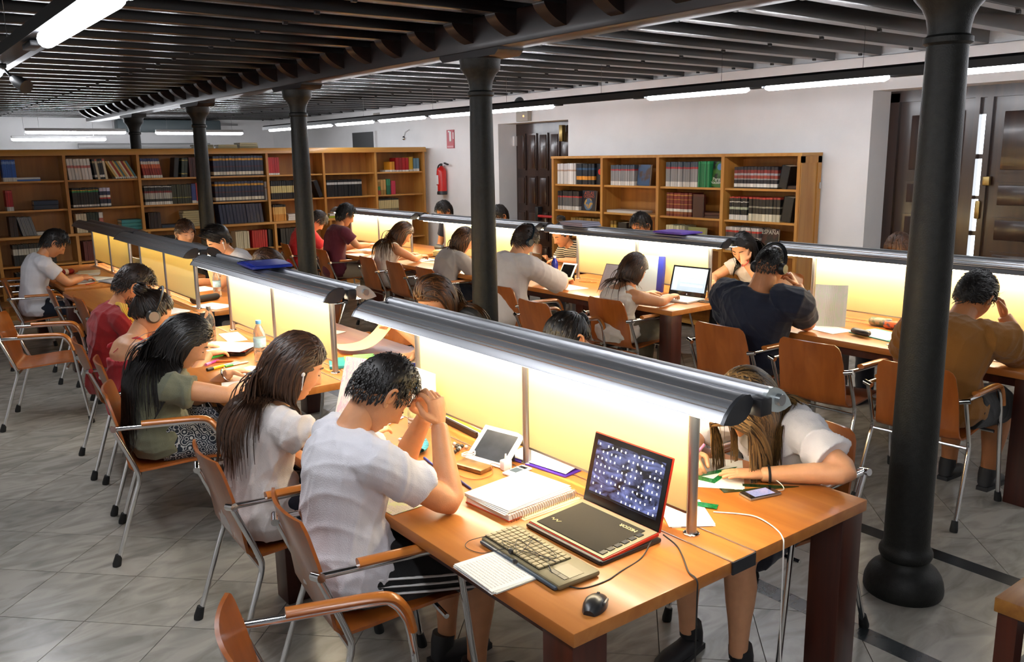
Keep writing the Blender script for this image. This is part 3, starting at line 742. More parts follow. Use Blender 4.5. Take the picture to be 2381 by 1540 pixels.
def person(label, x, y, face, lean=30, pitch=35, yaw=0, roll=0, R=None, L=None, build=1.0, sc=1.0, female=False, skin='mid', top=None, bottom=None, hair=None, near=False, side=0, sleeve=.55, bottoms='trousers', neck=0, tank=False, loose=1.0, hz=.56, seed=1, lower=True, twist=0, shoulder=1.0, open_back=False, shoes=None, headsc=1.0, knee=.43, hem=.0, head=None):
    """R/L: dict(w=wrist, e=elbow or None, d=finger direction, n=palm normal, c=curl, t=thumb); all points in world space"""
    O = V(x, y, 0); t = thing('person', label, 'person', O)
    th = math.radians(face); f = V(math.cos(th), math.sin(th), 0); r = V(math.sin(th), -math.cos(th), 0); up = V(0, 0, 1)
    La = math.radians(lean); B = build*sc; Wd = (1.0 if not female else .93)*shoulder
    fy = (f*math.cos(math.radians(yaw))-r*math.sin(math.radians(yaw))); p_ = math.radians(pitch)
    fh = (fy*math.cos(p_)-up*math.sin(p_)).normalized(); uh = (up*math.cos(p_)+fy*math.sin(p_)); rh = fh.cross(uh)
    rl = math.radians(roll); uh, rh = uh*math.cos(rl)+rh*math.sin(rl), rh*math.cos(rl)-uh*math.sin(rl)
    def dr(a): return (up*math.cos(a)+f*math.sin(a)+r*side).normalized()
    P0 = up*hz
    if head is not None:
        HT = V(head)-O; dt = dr(La)
        for _ in range(4):
            nd = (dt*.6+uh*.4+fh*.12).normalized(); P3 = HT-uh*.075*sc*headsc-fh*.022*sc-nd*.09*sc+dt*.01
            D = P3-P0; Cc = P0+up*(D.length*.55)-f*.035+r*(D.dot(r)*.35)
            bz = lambda q: P0*(1-q)**2+Cc*(2*q*(1-q))+P3*q*q
            P1, P2 = bz(.36), bz(.70); dt = (P3-P2).normalized()
        side = 0; La = math.atan2(dt.dot(f), dt.dot(up))/1.25
    else:
        P1 = P0+dr(.30*La)*.165*sc; P2 = P1+dr(.85*La)*.175*sc; P3 = P2+dr(1.25*La)*.165*sc; dt = dr(1.25*La)
    nt_ = (f-dt*f.dot(dt)).normalized()
    tw = math.radians(twist); rs_ = (r*math.cos(tw)+f*math.sin(tw))
    def rings(inf, k=1.0):
        c = [P0-dr(0)*.085*sc, P0-dr(0)*.03*sc, P0+dr(.3*La)*.03*sc, (P0+P1)/2, P1, (P1+P2)/2, P2, P2+(P3-P2)*.5, P2+(P3-P2)*.8, P3+dt*.005]
        wd = [(.135, .10), (.172, .125), (.175, .125), (.158, .115), (.148, .108), (.156, .112), (.170, .118), (.168*Wd, .108), (.130*Wd, .088), (.066, .058)]
        if female: wd[4] = (.132, .098); wd[3] = (.150, .108); wd[5] = (.142, .105); wd[6] = (.155, .118)
        return c, [(a*B*k+inf, b*B*k+inf) for a, b in wd]
    body = MB(); c, w = rings(0); body.tube(c, w, 22, ref=tuple(r.cross(up)))
    # orientation of the ellipse: first axis sideways
    # head
    nd = (dt*.6+uh*.4+fh*.12).normalized(); NB = P3-dt*.01; NT = NB+nd*.09*sc
    HC = NT+uh*.075*sc*headsc+fh*.022*sc
    RH = Matrix((rh, fh, uh)).transposed(); TH = Matrix.Translation(HC) @ RH.to_4x4()
    HS = 1.08*sc*headsc
    body.tube([P3-dt*.05, NB, NB+nd*.05*sc, NT+fh*.004, NT+uh*.035*sc+fh*.006], [(.07*B, .062*B), (.060*B, .056*B), (.052*B, .053*B), (.050*B, .054*B), (.045*B, .05*B)], 16, ref=tuple(fh))
    arms = {}
    for nm, A, s in (('R', R, 1), ('L', L, -1)):
        base = P3-dt*.06*sc+rs_*(s*.085*Wd*B); sh = P3-dt*.062*sc+rs_*(s*.178*Wd*B)+nt_*.025*sc
        if A is None: A = dict(w=O+f*.30+r*(s*.16)+up*.60, d=f-up*.4, n=-up)
        wr = V(A['w'])-O; L1, L2 = .285*sc, .25*sc
        if A.get('e') is not None: el = V(A['e'])-O
        else:
            dv = wr-sh; D = min(dv.length, (L1+L2)*.985); a = (L1*L1-L2*L2+D*D)/(2*D); hgt = math.sqrt(max(0, L1*L1-a*a))
            pole = V(A['pole']) if A.get('pole') is not None else (r*s*.55-up*.8-f*.15); dn = dv.normalized(); pole = (pole-dn*pole.dot(dn)).normalized(); el = sh+dn*a+pole*hgt
        arms[nm] = (base, sh, el, wr, A, s)
        k = B*(.92 if female else 1.0)
        body.tube(bez([base, sh, sh+(el-sh)*.5, el, el+(wr-el)*.35, wr], 3), [v*k for v in (.060, .062, .062, .060, .056, .053, .051, .048, .045, .042, .041, .042, .0415, .038, .033, .028)], 14)
    hands = []
    for nm, (base, sh, el, wr, A, s) in arms.items():
        hm = MB(); d = V(A.get('d', wr-el)); hand(hm, wr, d, A.get('n', (0, 0, -1)), s > 0, A.get('c', .35), A.get('t', .4), sc*(.93 if female else 1.02), A.get('sp', .12), A.get('cs')); hands.append(hm)
    hips = []; pants = MB()
    for s in (-1, 1):
        h0 = P0+r*(s*.085*B); kn = r*(s*(.12+.02*s))+f*knee*sc+up*(.50); an = kn+f*(-.02)+up*(.09-.50)-r*(s*.01)
        if lower:
            body.tube(bez([h0, h0+(kn-h0)*.5, kn, kn+(an-kn)*.3, kn+(an-kn)*.65, an], 2), [v*B for v in (.095, .088, .078, .068, .058, .056, .058, .052, .042, .036, .034)], 14)
        hips.append((h0, kn, an))
    vx = .007 if near else .011
    # clothing
    shirt = MB(); inf = .013*loose
    c, w = rings(inf)
    if hem: c[0] = c[0]-up*hem
    for q in range(4): w[q] = (w[q][0]+(.016, .016, .015, .006)[q], w[q][1]+(.016, .016, .015, .006)[q])
    if tank:
        w[7] = (w[7][0]*.86, w[7][1])
        if tank == 'thin': c[6] = P1+(P2-P1)*.82; w[6] = (w[6][0]*.97, w[6][1]*.97); shirt.tube(c[:7], w[:7], 22, ref=tuple(r.cross(up)))
        else: shirt.tube(c[:8], w[:8], 22, ref=tuple(r.cross(up)))
        for s in (-1, 1):
            sp = P3-dt*.035*sc+rs_*(s*.085*Wd*B)
            shirt.tube(bez([(P2-nt_*.118*B+rs_*(s*.085)) if tank == 'thin' else (P2+(P3-P2)*.35-nt_*.10*B+rs_*(s*.07)), P3-dt*.02-nt_*.055*B+rs_*(s*.085), P3+dt*.004+rs_*(s*.09), P3-dt*.03+nt_*.085*B+rs_*(s*.08), P2+(P3-P2)*.3+nt_*.112*B+rs_*(s*.07)], 3), [(.014 if tank == 'thin' else .030, .008 if tank == 'thin' else .012)]*13, 8, ref=tuple(nt_))
    else:
        w[-1] = (w[-1][0]+.004+neck, w[-1][1]+.004+neck); c[-1] = c[-1]+dt*.006
        shirt.tube(c, w, 22, ref=tuple(r.cross(up)))
        for nm, (base, sh, el, wr, A, s) in arms.items():
            k = B*(.92 if female else 1.0)
            if sleeve <= 1.0:
                e = sh+(el-sh)*sleeve; pts = bez([base, sh, sh+(e-sh)*.5, e], 3); rad = [(.062+.05*0)*k+inf]*4+[.060*k+inf]*2+[(.056)*k+inf*1.2]*2+[.053*k+inf*1.5, .052*k+inf*1.7]
                shirt.tube(pts, rad, 14)
            else:
                e = el+(wr-el)*(sleeve-1); shirt.tube(bez([base, sh, sh+(el-sh)*.5, el, e], 3), [v*k+inf for v in (.06, .062, .062, .06, .056, .054, .052, .05, .048, .047, .046, .042, .04)], 14)
    if lower:
        pants.tube([P0-up*.08, P0-up*.03, P0+dr(.3*La)*.05*sc], [(.14*B+.004, .105*B+.004), (.175*B+.006, .13*B+.006), (.172*B+.006, .122*B+.006)], 22, ref=tuple(r.cross(up)))
        for (h0, kn, an) in hips:
            if bottoms == 'trousers': pts = bez([h0, h0+(kn-h0)*.5, kn, kn+(an-kn)*.4, an-up*.02], 2); rad = [(v*B)+.013 for v in (.097, .09, .082, .073, .068, .064, .06, .056, .052)]
            else: pts = bez([h0, h0+(kn-h0)*.45, h0+(kn-h0)*(.9 if bottoms == 'shorts' else .8)], 3); rad = [(v*B)+.016 for v in (.097, .094, .09, .086, .083, .08, .079)]
            pants.tube(pts, rad, 16)
    jobs = [(body, vx, 4), (shirt, vx, 5)]+[(hm, .0034 if near else .005, 2) for hm in hands]+([(pants, vx*1.2, 4)] if lower else [])
    ms = remesh_all(jobs)
    hm_ = MB(); add_head(hm_, TH, female=female, sc=HS); hmesh = hm_.mesh('h')
    bodym = join([ms[0], ms[2], ms[3], hmesh]); bodyo = obj('body', finish(bodym, 'body', SKIN[skin]), t)
    folds(ms[1], .020 if near else .011, seed); obj('tank_top' if tank else 'shirt', finish(ms[1], 'shirt', top), t)
    if lower:
        folds(ms[4], .006, seed+3); obj('skirt' if bottoms == 'skirt' else ('shorts' if bottoms == 'shorts' else 'trousers'), finish(ms[4], 'bottoms', bottom), t)
        for (h0, kn, an) in hips:
            m = MB(); a = an; m.tube([a+up*.03-f*.012, a-up*.01-f*.02, a-up*.045-f*.035, a-up*.06+f*.02, a-up*.062+f*.11, a-up*.066+f*.165, a-up*.07+f*.185], [.044, .046, (.040, .04), (.042, .036), (.045, .028), (.036, .022), (.012, .010)], 14, ref=(0, 0, 1)); sl = MB().prism([(-.03, -.075), (.03, -.075), (.044, .05), (.046, .12), (.03, .185), (-.03, .185), (-.046, .12), (-.044, .05)], 0, .022, 'z', T=Matrix.Translation((a.x, a.y, 0)) @ Matrix.Rotation(th-PI/2, 4, 'Z'))
            so = obj('shoe', m, t, shoes or mat('dark_shoe', (.02, .02, .022), .6)); obj('sole', sl, so, MATS.get('dark_shoe') or rubber)
    info = dict(t=t, O=O, TH=TH, RH=RH, HC=HC, HS=HS, f=f, r=r, up=up, fh=fh, uh=uh, rh=rh, P0=P0, P1=P1, P2=P2, P3=P3, dt=dt, nt=nt_, arms=arms, B=B, Wd=Wd)
    # eyes and brows
    if True:
        for s in (-1, 1):
            e = MB(); bw = MB()
            e.tube(bez([(s*.017, .0835, .001), (s*.030, .0865, -.003), (s*.045, .0765, -.001)], 4), [.0008]*2+[.0016]*5+[.0008]*2, 6, T=TH @ Matrix.Scale(HS, 4))
            bw.tube(bez([(s*.014, .094, .024), (s*.030, .0915, .029), (s*.050, .075, .024)], 4), [(.001, .002)]+[(.0016, .0036)]*6+[(.001, .002)]*2, 6, T=TH @ Matrix.Scale(HS, 4))
            obj('eyelashes', e, t, mat('lash', (.012, .008, .006), .6)); obj('eyebrow', bw, t, hair['m'] if hair else MATS['lash'])
    if hair:
        hm = MB(); st = hair.get('style', 'short'); sd_ = hair.get('seed', seed)
        bodies = [(P3-dt*.02, .085*B), (P3-dt*.07+rs_*.10, .082*B), (P3-dt*.07-rs_*.10, .082*B), (P3-dt*.09, .125*B), (P2, .155*B), (P2+rs_*.05, .15*B), (P2-rs_*.05, .15*B), (P1+(P2-P1)*.4, .15*B), (P1, .15*B), (P1-dr(0)*.08, .16*B)]
        N = 1.0 if near else .55
        if st == 'short':
            hair_cap(hm, TH, hair.get('th', .016), HS, 0, hair.get('front'), .0012, sd_)
            strands(hm, RH, HC, int(1500*N), hair.get('len', .03), hair.get('pull', (0, .05, -.55)), sd_, HS, (.0024 if near else .0035), 0, .0, .6, (), 4, 4, lift=hair.get('th', .016)*1.0+.002, back=hair.get('back', -.1), face_clear=False, nrm0=hair.get('nrm0', .25), hug=.9, thin=True)
        else:
            hair_cap(hm, TH, hair.get('th', .010), HS, .0, hair.get('front'), .0015, sd_)
            strands(hm, RH, HC, int(hair.get('n', 900)*N), hair.get('len', .42), hair.get('pull', (0, -.5, 0)), sd_, HS, hair.get('wid', .004 if near else .006), hair.get('wave', .03), hair.get('grav', .32), .62, bodies, hair.get('steps', 15), hair.get('pulln', 5), back=hair.get('back', .5), lift=hair.get('lift', .012), gather=hair.get('gather'), lenf=hair.get('lenf'), zone=hair.get('zone'), clamp=hair.get('clamp', st == 'long'))
            if st == 'bun':
                bc = V(hair.get('bun', (0, -.10, .075)))*HS; br = hair.get('bunr', .042)
                hm.ball(tuple(bc), (br, br*.85, br*.8), 18, 12, T=TH)
                for k in range(26):
                    a = random.random()*6.28; tl = random.uniform(-1, 1); pts = [bc+V(math.cos(a+q*.35)*br*1.03*math.cos(tl*.9), math.sin(a+q*.35)*br*.9*math.cos(tl*.9), br*.85*math.sin(tl*.9)+q*.002*tl) for q in range(9)]
                    hm.tube(pts, [.001]+[.0045]*7+[.001], 5, T=TH)
        obj('hair', hm.mesh('hair', [hair['m']], True, 75), t)
    PEOPLE[label] = info
    return info
def headphones(I, m1=None, cup=.036, thick=.022, col2=None):
    """over-ear headphones on the head of person I"""
    HS = I['HS']; T = I['TH'] @ Matrix.Scale(HS, 4); m1 = m1 or blackp
    band = MB(); pts = [(.098*math.sin(a), -.012, .02+.130*math.cos(a)) for a in np.linspace(-1.5, 1.5, 17)]
    band.tube(pts, [(.012, .005)]*17, 8, T=T, ref=(0, 1, 0)); o = obj('headphones', band, I['t'], m1); o['label'] = 'over-ear headphones worn on the head'
    for s in (-1, 1):
        c = MB(); c.tube([(s*.078, -.010, -.004), (s*.086, -.010, -.004), (s*.100, -.010, -.004), (s*(.100+thick*.5), -.010, -.004)], [cup*.9, cup, cup*.98, cup*.75], 20, T=T); e = obj('ear_cup', c, o, m1)
        if col2:
            k = MB(); k.tube([(s*(.100+thick*.45), -.010, -.004), (s*(.100+thick*.62), -.010, -.004)], [cup*.72, cup*.68], 20, T=T); obj('cup_plate', k, o, col2)
# ---------------------------------------------------------------- who sits where
HB = hair_mat('black', '#0b0908', '#1d1714'); HK = hair_mat('dark_brown', '#17100c', '#33231a'); HM = hair_mat('brown', '#2a1a10', '#523624'); HL_ = hair_mat('dark_blonde', '#241a10', '#8a6c44'); HC_ = hair_mat('chestnut', '#241409', '#6b4524')
wht = cloth('white_tee', '#d9d7dc'); wht2 = cloth('white_tee_warm', '#d8d0cc'); jean = cloth('dark_denim', '#141a2a', .2); blk = cloth('black', '#0c0c0f'); oli = cloth('olive', '#6b6c58'); red = cloth('crimson', '#8f0f14'); cam_ = cloth('red_camisole', '#b3202c')
navy = cloth('navy', '#111a30'); must = cloth('mustard', '#8d5c1e'); khaki = cloth('khaki', '#6d6450'); grey = cloth('grey_cardigan', '#9c9490'); maroon = cloth('maroon', '#5a1228'); bred = cloth('bright_red', '#c8262a'); beige = cloth('beige_trousers', '#a89a84'); ivory = cloth('ivory', '#d8cfc4')
def stripes(name, a, b, scale, axis=2, rot=0):
    m, nt, bs = _nt(name); N = nt.nodes; L = nt.links
    tc = N.new('ShaderNodeTexCoord'); mp = N.new('ShaderNodeMapping'); mp.inputs['Rotation'].default_value = (0, rot, 0); L.new(tc.outputs['Object'], mp.inputs[0])
    wv = N.new('ShaderNodeTexWave'); wv.bands_direction = 'XYZ'[axis]; wv.inputs['Scale'].default_value = scale; wv.inputs['Distortion'].default_value = .6; L.new(mp.outputs[0], wv.inputs['Vector'])
    cr = N.new('ShaderNodeValToRGB'); cr.color_ramp.interpolation = 'CONSTANT'; cr.color_ramp.elements[0].color = _c(a); cr.color_ramp.elements[1].color = _c(b); cr.color_ramp.elements[1].position = .5
    L.new(wv.outputs['Fac'], cr.inputs[0]); L.new(cr.outputs[0], bs.inputs['Base Color']); bs.inputs['Roughness'].default_value = .85
    return m
def floral(name, a, b):
    m, nt, bs = _nt(name); N = nt.nodes; L = nt.links
    tc = N.new('ShaderNodeTexCoord'); vo = N.new('ShaderNodeTexVoronoi'); vo.inputs['Scale'].default_value = 32; L.new(tc.outputs['Object'], vo.inputs['Vector'])
    ma = N.new('ShaderNodeMath'); ma.operation = 'SINE'; mu = N.new('ShaderNodeMath'); mu.operation = 'MULTIPLY'; mu.inputs[1].default_value = 24; L.new(vo.outputs['Distance'], mu.inputs[0]); L.new(mu.outputs[0], ma.inputs[0])
    cr = N.new('ShaderNodeValToRGB'); cr.color_ramp.elements[0].color = _c(a); cr.color_ramp.elements[1].color = _c(b); cr.color_ramp.elements[0].position = .35; cr.color_ramp.elements[1].position = .55
    L.new(ma.outputs[0], cr.inputs[0]); L.new(cr.outputs[0], bs.inputs['Base Color']); bs.inputs['Roughness'].default_value = .85
    return m
strp = stripes('striped_top', '#16120f', '#cfc0a4', 14); flor = floral('floral_cloth', '#1f2836', '#b9bcc0')
SH = lambda m, **k: dict(style='short', m=m, **k)
LG = lambda m, **k: dict(style='long', m=m, **k)
DN = (0, 0, -1)
# --- left row, facing the right wall
A = person('man in white tee and black shorts resting his forehead on clasped hands', 1.18, 2.47, -4, near=True, head=(1.345, 2.50, 1.115), pitch=46, skin='mid', top=wht, bottom=blk, bottoms='shorts', seed=11, sleeve=.62, build=1.04,
    R=dict(e=(1.445, 2.245, .782), w=(1.50, 2.385, 1.005), d=(-.02, .16, 1), n=(-.25, 1, 0), c=.62, t=.7), L=dict(e=(1.50, 2.66, .782), w=(1.525, 2.515, 1.0), d=(-.05, -.2, 1), n=(-.25, -1, 0), c=.62, t=.7),
    hair=SH(HB, len=.02, th=.015, front=.5))
person('girl in white cap-sleeved top with long brown hair and white earphones', 1.14, 3.14, -4, near=True, head=(1.30, 3.11, 1.10), pitch=22, yaw=-4, female=True, skin='light', top=wht2, bottom=jean, seed=12, sleeve=.30, loose=1.5, neck=.02,
    R=dict(w=(1.56, 3.02, .80), e=(1.36, 2.90, .79), d=(1, .25, .1), n=(0, .2, -1)), L=dict(w=(1.60, 3.26, .80), d=(1, -.2, .1)),
    hair=LG(HM, len=.44, pull=(0, -.35, -.1), n=2000, wave=.025, back=.4, pulln=3, grav=.42))
person('girl in olive blouse with very long black hair, writing', 1.10, 4.36, -10, near=True, head=(1.245, 4.33, 1.01), pitch=34, yaw=-2, female=True, skin='light', top=oli, bottom=flor, bottoms='shorts', seed=13, sleeve=.42, loose=1.5, neck=.01, build=1.05,
    R=dict(e=(1.33, 4.04, .785), w=(1.52, 4.16, .785), d=(1, .45, 0), n=(0, .3, -1), c=.4), L=dict(w=(1.50, 4.47, .785), d=(1, -.05, 0), n=(0, 0, -1), c=.35),
    hair=LG(HB, len=.56, pull=(0, -.40, -.15), n=2400, wave=.025, back=.45, pulln=4, grav=.40, lift=.014))
I4 = person('girl in red camisole with a hair bun and grey headphones', 1.16, 5.10, -4, near=True, head=(1.30, 5.13, 1.04), pitch=30, female=True, skin='light', top=cam_, bottom=jean, seed=14, tank='thin',
    R=dict(w=(1.56, 4.98, .79), d=(1, .2, 0)), L=dict(w=(1.58, 5.22, .79), d=(1, -.2, 0)),
    hair=dict(style='bun', m=HK, len=.10, pull=(0, -.6, .5), n=900, wave=0, grav=.0, gather=(0, -.10, .09), bun=(0, -.105, .10), steps=10, lift=.008))
headphones(I4, mat('headphone_grey', (.03, .028, .026), .4), .038, .024, mat('headphone_plate', (.42, .38, .32), .35, .7))
I5 = person('bearded boy in crimson shirt with yellow shoulder stripes', 1.18, 5.74, -4, near=True, head=(1.355, 5.74, 1.12), pitch=36, skin='mid', top=red, bottom=jean, seed=15, sleeve=.7,
    R=dict(w=(1.58, 5.60, .79), d=(1, .2, 0)), L=dict(w=(1.58, 5.86, .79), d=(1, -.2, 0)), hair=SH(HK, len=.022, th=.022, front=.5, pull=(0, -.1, -.3)))
person('boy in white tee and dark jeans writing at the far left table', 1.30, 9.24, -4, head=(1.51, 9.24, 1.14), pitch=38, skin='mid', top=wht, bottom=jean, seed=16, sleeve=.6,
    R=dict(e=(1.55, 9.04, .785), w=(1.71, 9.18, .79), d=(1, .3, 0)), L=dict(w=(1.72, 9.40, .79), d=(1, -.3, 0)), hair=SH(HB, len=.035, th=.02))
# --- left row, facing the camera side
person('girl in white tee with long dark blonde hair drawing with a pink pen', 2.78, 1.90, 186, near=True, head=(2.50, 1.87, 1.01), pitch=54, yaw=0, roll=0, female=True, skin='light', top=wht, bottom=jean, bottoms='shorts', seed=17, sleeve=.62, loose=1.6, sc=1.02,
    L=dict(e=(2.66, 1.555, .79), w=(2.455, 1.765, .772), d=(-.62, .62, .02), n=(0, 0, -1), c=.12, t=.2), R=dict(e=(2.62, 2.20, .79), w=(2.40, 2.03, .785), d=(-.75, -.6, -.1), n=(.1, -.5, -.8), c=.75, t=.8),
    hair=LG(HL_, len=.40, pull=(-.16, -.12, -.95), n=2200, wave=.05, back=.1, pulln=8, grav=.30, lift=.012, clamp=False, zone=lambda u: (u[:, 0] < .35) | (u[:, 2] < .3), lenf=lambda u: .80+.2*np.clip(u[:, 2], 0, 1)))
person('person with dark tied hair just above the nearest desk light', 2.88, 3.0, 180, head=(2.62, 3.0, 1.045), pitch=40, female=True, skin='light', top=blk, bottom=jean, seed=18, tank='thin', hair=dict(style='bun', m=HB, len=.10, pull=(0, -.6, .3), n=900, grav=0, gather=(0, -.11, .03), bun=(0, -.115, .0), bunr=.03, steps=10, lift=.008))
person('person with long brown hair at the second table holding up a sheet', 2.93, 4.30, 180, head=(2.69, 4.28, 1.085), pitch=38, female=True, skin='light', top=blk, bottom=jean, seed=19, sleeve=.4, L=dict(w=(2.52, 4.46, .91), d=(-.7, .1, .5), n=(0, -.6, -.6), c=.5), R=dict(w=(2.46, 4.16, .79), d=(-1, 0, 0)), hair=LG(HC_, len=.42, pull=(0, -.3, -.12), pulln=3, grav=.42, n=1200))
person('person with brown hair hidden behind the blue folder', 2.98, 7.0, 180, head=(2.75, 7.0, 1.04), pitch=40, female=True, skin='light', top=grey, bottom=jean, seed=20, hair=LG(HM, len=.3, pull=(0, -.3, -.12), pulln=3, grav=.42, n=900))
person('boy in white shirt with black quiff and white earphones resting his head on a hand', 2.95, 7.94, 180, head=(2.67, 7.97, 1.165), pitch=26, yaw=6, skin='light', top=wht, bottom=jean, seed=21, sleeve=.6,
    L=dict(e=(2.54, 7.70, .785), w=(2.50, 7.80, 1.02), d=(0, .4, 1), n=(.9, .3, 0), c=.7), R=dict(w=(2.44, 8.18, .79), d=(-1, -.2, 0)), hair=SH(HB, len=.06, th=.03, pull=(0, .5, .5)))
person('boy in black with brown fringe looking to the right at the far left table', 2.98, 9.22, 180, head=(2.74, 9.2, 1.155), pitch=2, yaw=100, skin='light', top=blk, bottom=jean, seed=22, sleeve=.6, twist=-20, R=dict(w=(2.46, 9.36, .79), d=(-1, 0, 0)), L=dict(w=(2.46, 9.06, .79), d=(-1, 0, 0)), hair=SH(HM, len=.06, th=.024, pull=(.2, .5, 0)))
# --- right row, facing the right wall
person('man in mustard shirt resting his head on his right hand', 4.52, 2.14, 2, near=True, head=(4.78, 2.12, 1.105), pitch=34, roll=8, skin='tan', top=must, bottom=blk, bottoms='shorts', seed=23, sleeve=.8, build=1.22, sc=1.04,
    R=dict(e=(5.03, 1.93, .79), w=(4.96, 2.03, 1.0), d=(-.1, .3, 1), n=(-.6, .6, 0), c=.7), L=dict(w=(5.02, 2.42, .79), d=(1, -.3, 0)), hair=SH(HB, len=.055, th=.022, pull=(0, -.3, 0)))
I19 = person('big man in navy tee with black headphones, hand at his cheek', 4.68, 3.48, 4, near=True, head=(4.73, 3.40, 1.16), pitch=26, skin='tan', top=navy, bottom=khaki, seed=24, sleeve=.72, build=1.42, sc=1.05, headsc=.97,
    R=dict(e=(4.90, 3.22, .80), w=(4.93, 3.33, 1.03), d=(-.2, .3, .6), n=(-.4, .6, .4), c=.9), L=dict(w=(5.05, 3.72, .79), d=(1, -.2, 0)), hair=SH(HB, len=.012, th=.006))
headphones(I19, blackp, .036, .022)
person('girl in white racerback tank top with brown hair typing on the silver laptop', 4.66, 4.74, 0, near=True, head=(4.81, 4.72, 1.01), pitch=30, female=True, skin='mid', top=ivory, bottom=khaki, seed=25, tank='wide', loose=1.5,
    R=dict(e=(4.86, 4.47, .785), w=(5.06, 4.55, .79), d=(1, .3, .1), c=.5), L=dict(w=(5.06, 4.80, .79), d=(1, -.2, .1)), hair=LG(HM, len=.34, pull=(0, -.3, -.12), pulln=3, n=1500, wave=.03, back=.4, grav=.42))
I17 = person('boy in loose white tee with blue-black headphones', 4.44, 5.86, -2, head=(4.62, 5.86, 1.17), pitch=30, skin='light', top=wht2, bottom=khaki, bottoms='shorts', seed=26, sleeve=.95, loose=2.2, build=1.12,
    R=dict(e=(4.88, 5.66, .79), w=(5.08, 5.84, .79), d=(1, .4, 0), c=.6), L=dict(w=(5.06, 6.08, .79), d=(1, -.2, 0)), hair=SH(HK, len=.06, th=.024, pull=(0, .4, 0)))
headphones(I17, mat('headphone_blue', (.01, .02, .03), .35), .034)
person('girl in grey cardigan with brown hair beside the second column', 4.72, 7.30, -4, head=(4.96, 7.30, 1.06), pitch=28, female=True, skin='light', top=grey, bottom=jean, seed=27, sleeve=1.5, loose=2.0, R=dict(w=(5.16, 7.1, .80), d=(1, .2, 0)), L=dict(w=(5.16, 7.42, .80), d=(1, -.2, 0)), hair=LG(HC_, len=.30, pull=(0, -.3, -.12), pulln=3, grav=.42, n=1100, back=.6), hem=.08)
person('girl in sleeveless white top with long brown hair, writing', 4.74, 8.60, -6, head=(4.99, 8.58, 1.05), pitch=34, female=True, skin='mid', top=ivory, bottom=ivory, seed=28, tank='wide', loose=1.4, R=dict(e=(4.98, 8.32, .785), w=(5.14, 8.44, .79), d=(1, .2, 0), c=.6), L=dict(w=(5.18, 8.72, .79), d=(1, -.2, 0)), hair=LG(HC_, len=.48, pull=(0, -.35, -.1), n=1500, wave=.03, back=.5, pulln=3, grav=.42))
person('boy in maroon tee and beige trousers holding papers', 4.68, 9.72, -6, head=(4.84, 9.70, 1.215), pitch=24, skin='mid', top=maroon, bottom=beige, seed=29, sleeve=.62, loose=1.4, R=dict(e=(4.86, 9.46, .86), w=(5.08, 9.58, .84), d=(1, .2, .1), c=.4), L=dict(w=(5.10, 9.86, .82), d=(1, -.2, 0)), hair=SH(HB, len=.045, th=.022))
person('boy in bright red tee behind the third column', 4.64, 10.74, -8, head=(4.92, 10.70, 1.09), pitch=46, skin='light', top=bred, bottom=jean, seed=30, sleeve=.8, loose=1.4, R=dict(w=(5.1, 10.55, .80), d=(1, .2, 0)), L=dict(w=(5.1, 10.88, .80), d=(1, -.2, 0)), hair=SH(HK, len=.05, th=.022))
# --- right row, facing the camera side
person('girl in black and cream striped top with dark hair tied up, using a tablet', 6.42, 7.06, 176, head=(6.14, 7.12, 1.045), pitch=24, female=True, skin='mid', top=strp, bottom=jean, seed=31, sleeve=.45, R=dict(w=(6.08, 7.34, .80), d=(-1, -.2, 0), c=.3), L=dict(e=(6.16, 6.84, .785), w=(6.02, 7.04, .79), d=(-.7, .6, 0)), hair=dict(style='bun', m=HB, len=.10, pull=(0, -.6, .5), n=700, grav=0, gather=(0, -.10, .09), bun=(0, -.06, .155), bunr=.05, steps=10, lift=.008))
person('person with short black hair showing above the desk light in front of the bookcase', 6.46, 6.02, 180, head=(6.24, 6.02, 1.195), pitch=24, skin='mid', top=navy, bottom=jean, seed=32, hair=SH(HB, len=.04, th=.02))
person('girl with long black hair holding her head, red band on the wrist', 6.40, 4.68, 182, head=(6.13, 4.70, 1.085), pitch=30, yaw=12, female=True, skin='light', top=ivory, bottom=jean, seed=33, sleeve=.35, L=dict(e=(6.18, 4.52, .79), w=(6.05, 4.62, .985), d=(.2, .15, 1), n=(.9, .4, 0), c=.35), R=dict(e=(6.12, 5.0, .80), w=(5.92, 4.84, .79), d=(-1, -.3, 0)), hair=LG(HB, len=.46, pull=(-.1, -.35, 0), n=1300, back=.4))
person('person with dark hair showing above the desk light left of the second column', 6.46, 9.58, 180, head=(6.22, 9.58, 1.20), pitch=26, skin='mid', top=navy, bottom=jean, seed=34, hair=SH(HB, len=.04, th=.02))
person('person with dark hair showing just right of the second column', 6.46, 8.40, 180, head=(6.22, 8.36, 1.185), pitch=28, skin='mid', top=blk, bottom=jean, seed=35, hair=SH(HB, len=.04, th=.02))
person('person with brown hair showing above the light in front of the shutters', 6.46, 3.30, 180, head=(6.18, 3.31, 1.165), pitch=26, female=True, skin='light', top=grey, bottom=jean, seed=36, hair=LG(HM, len=.3, pull=(0, -.3, -.12), pulln=3, grav=.42, n=900))
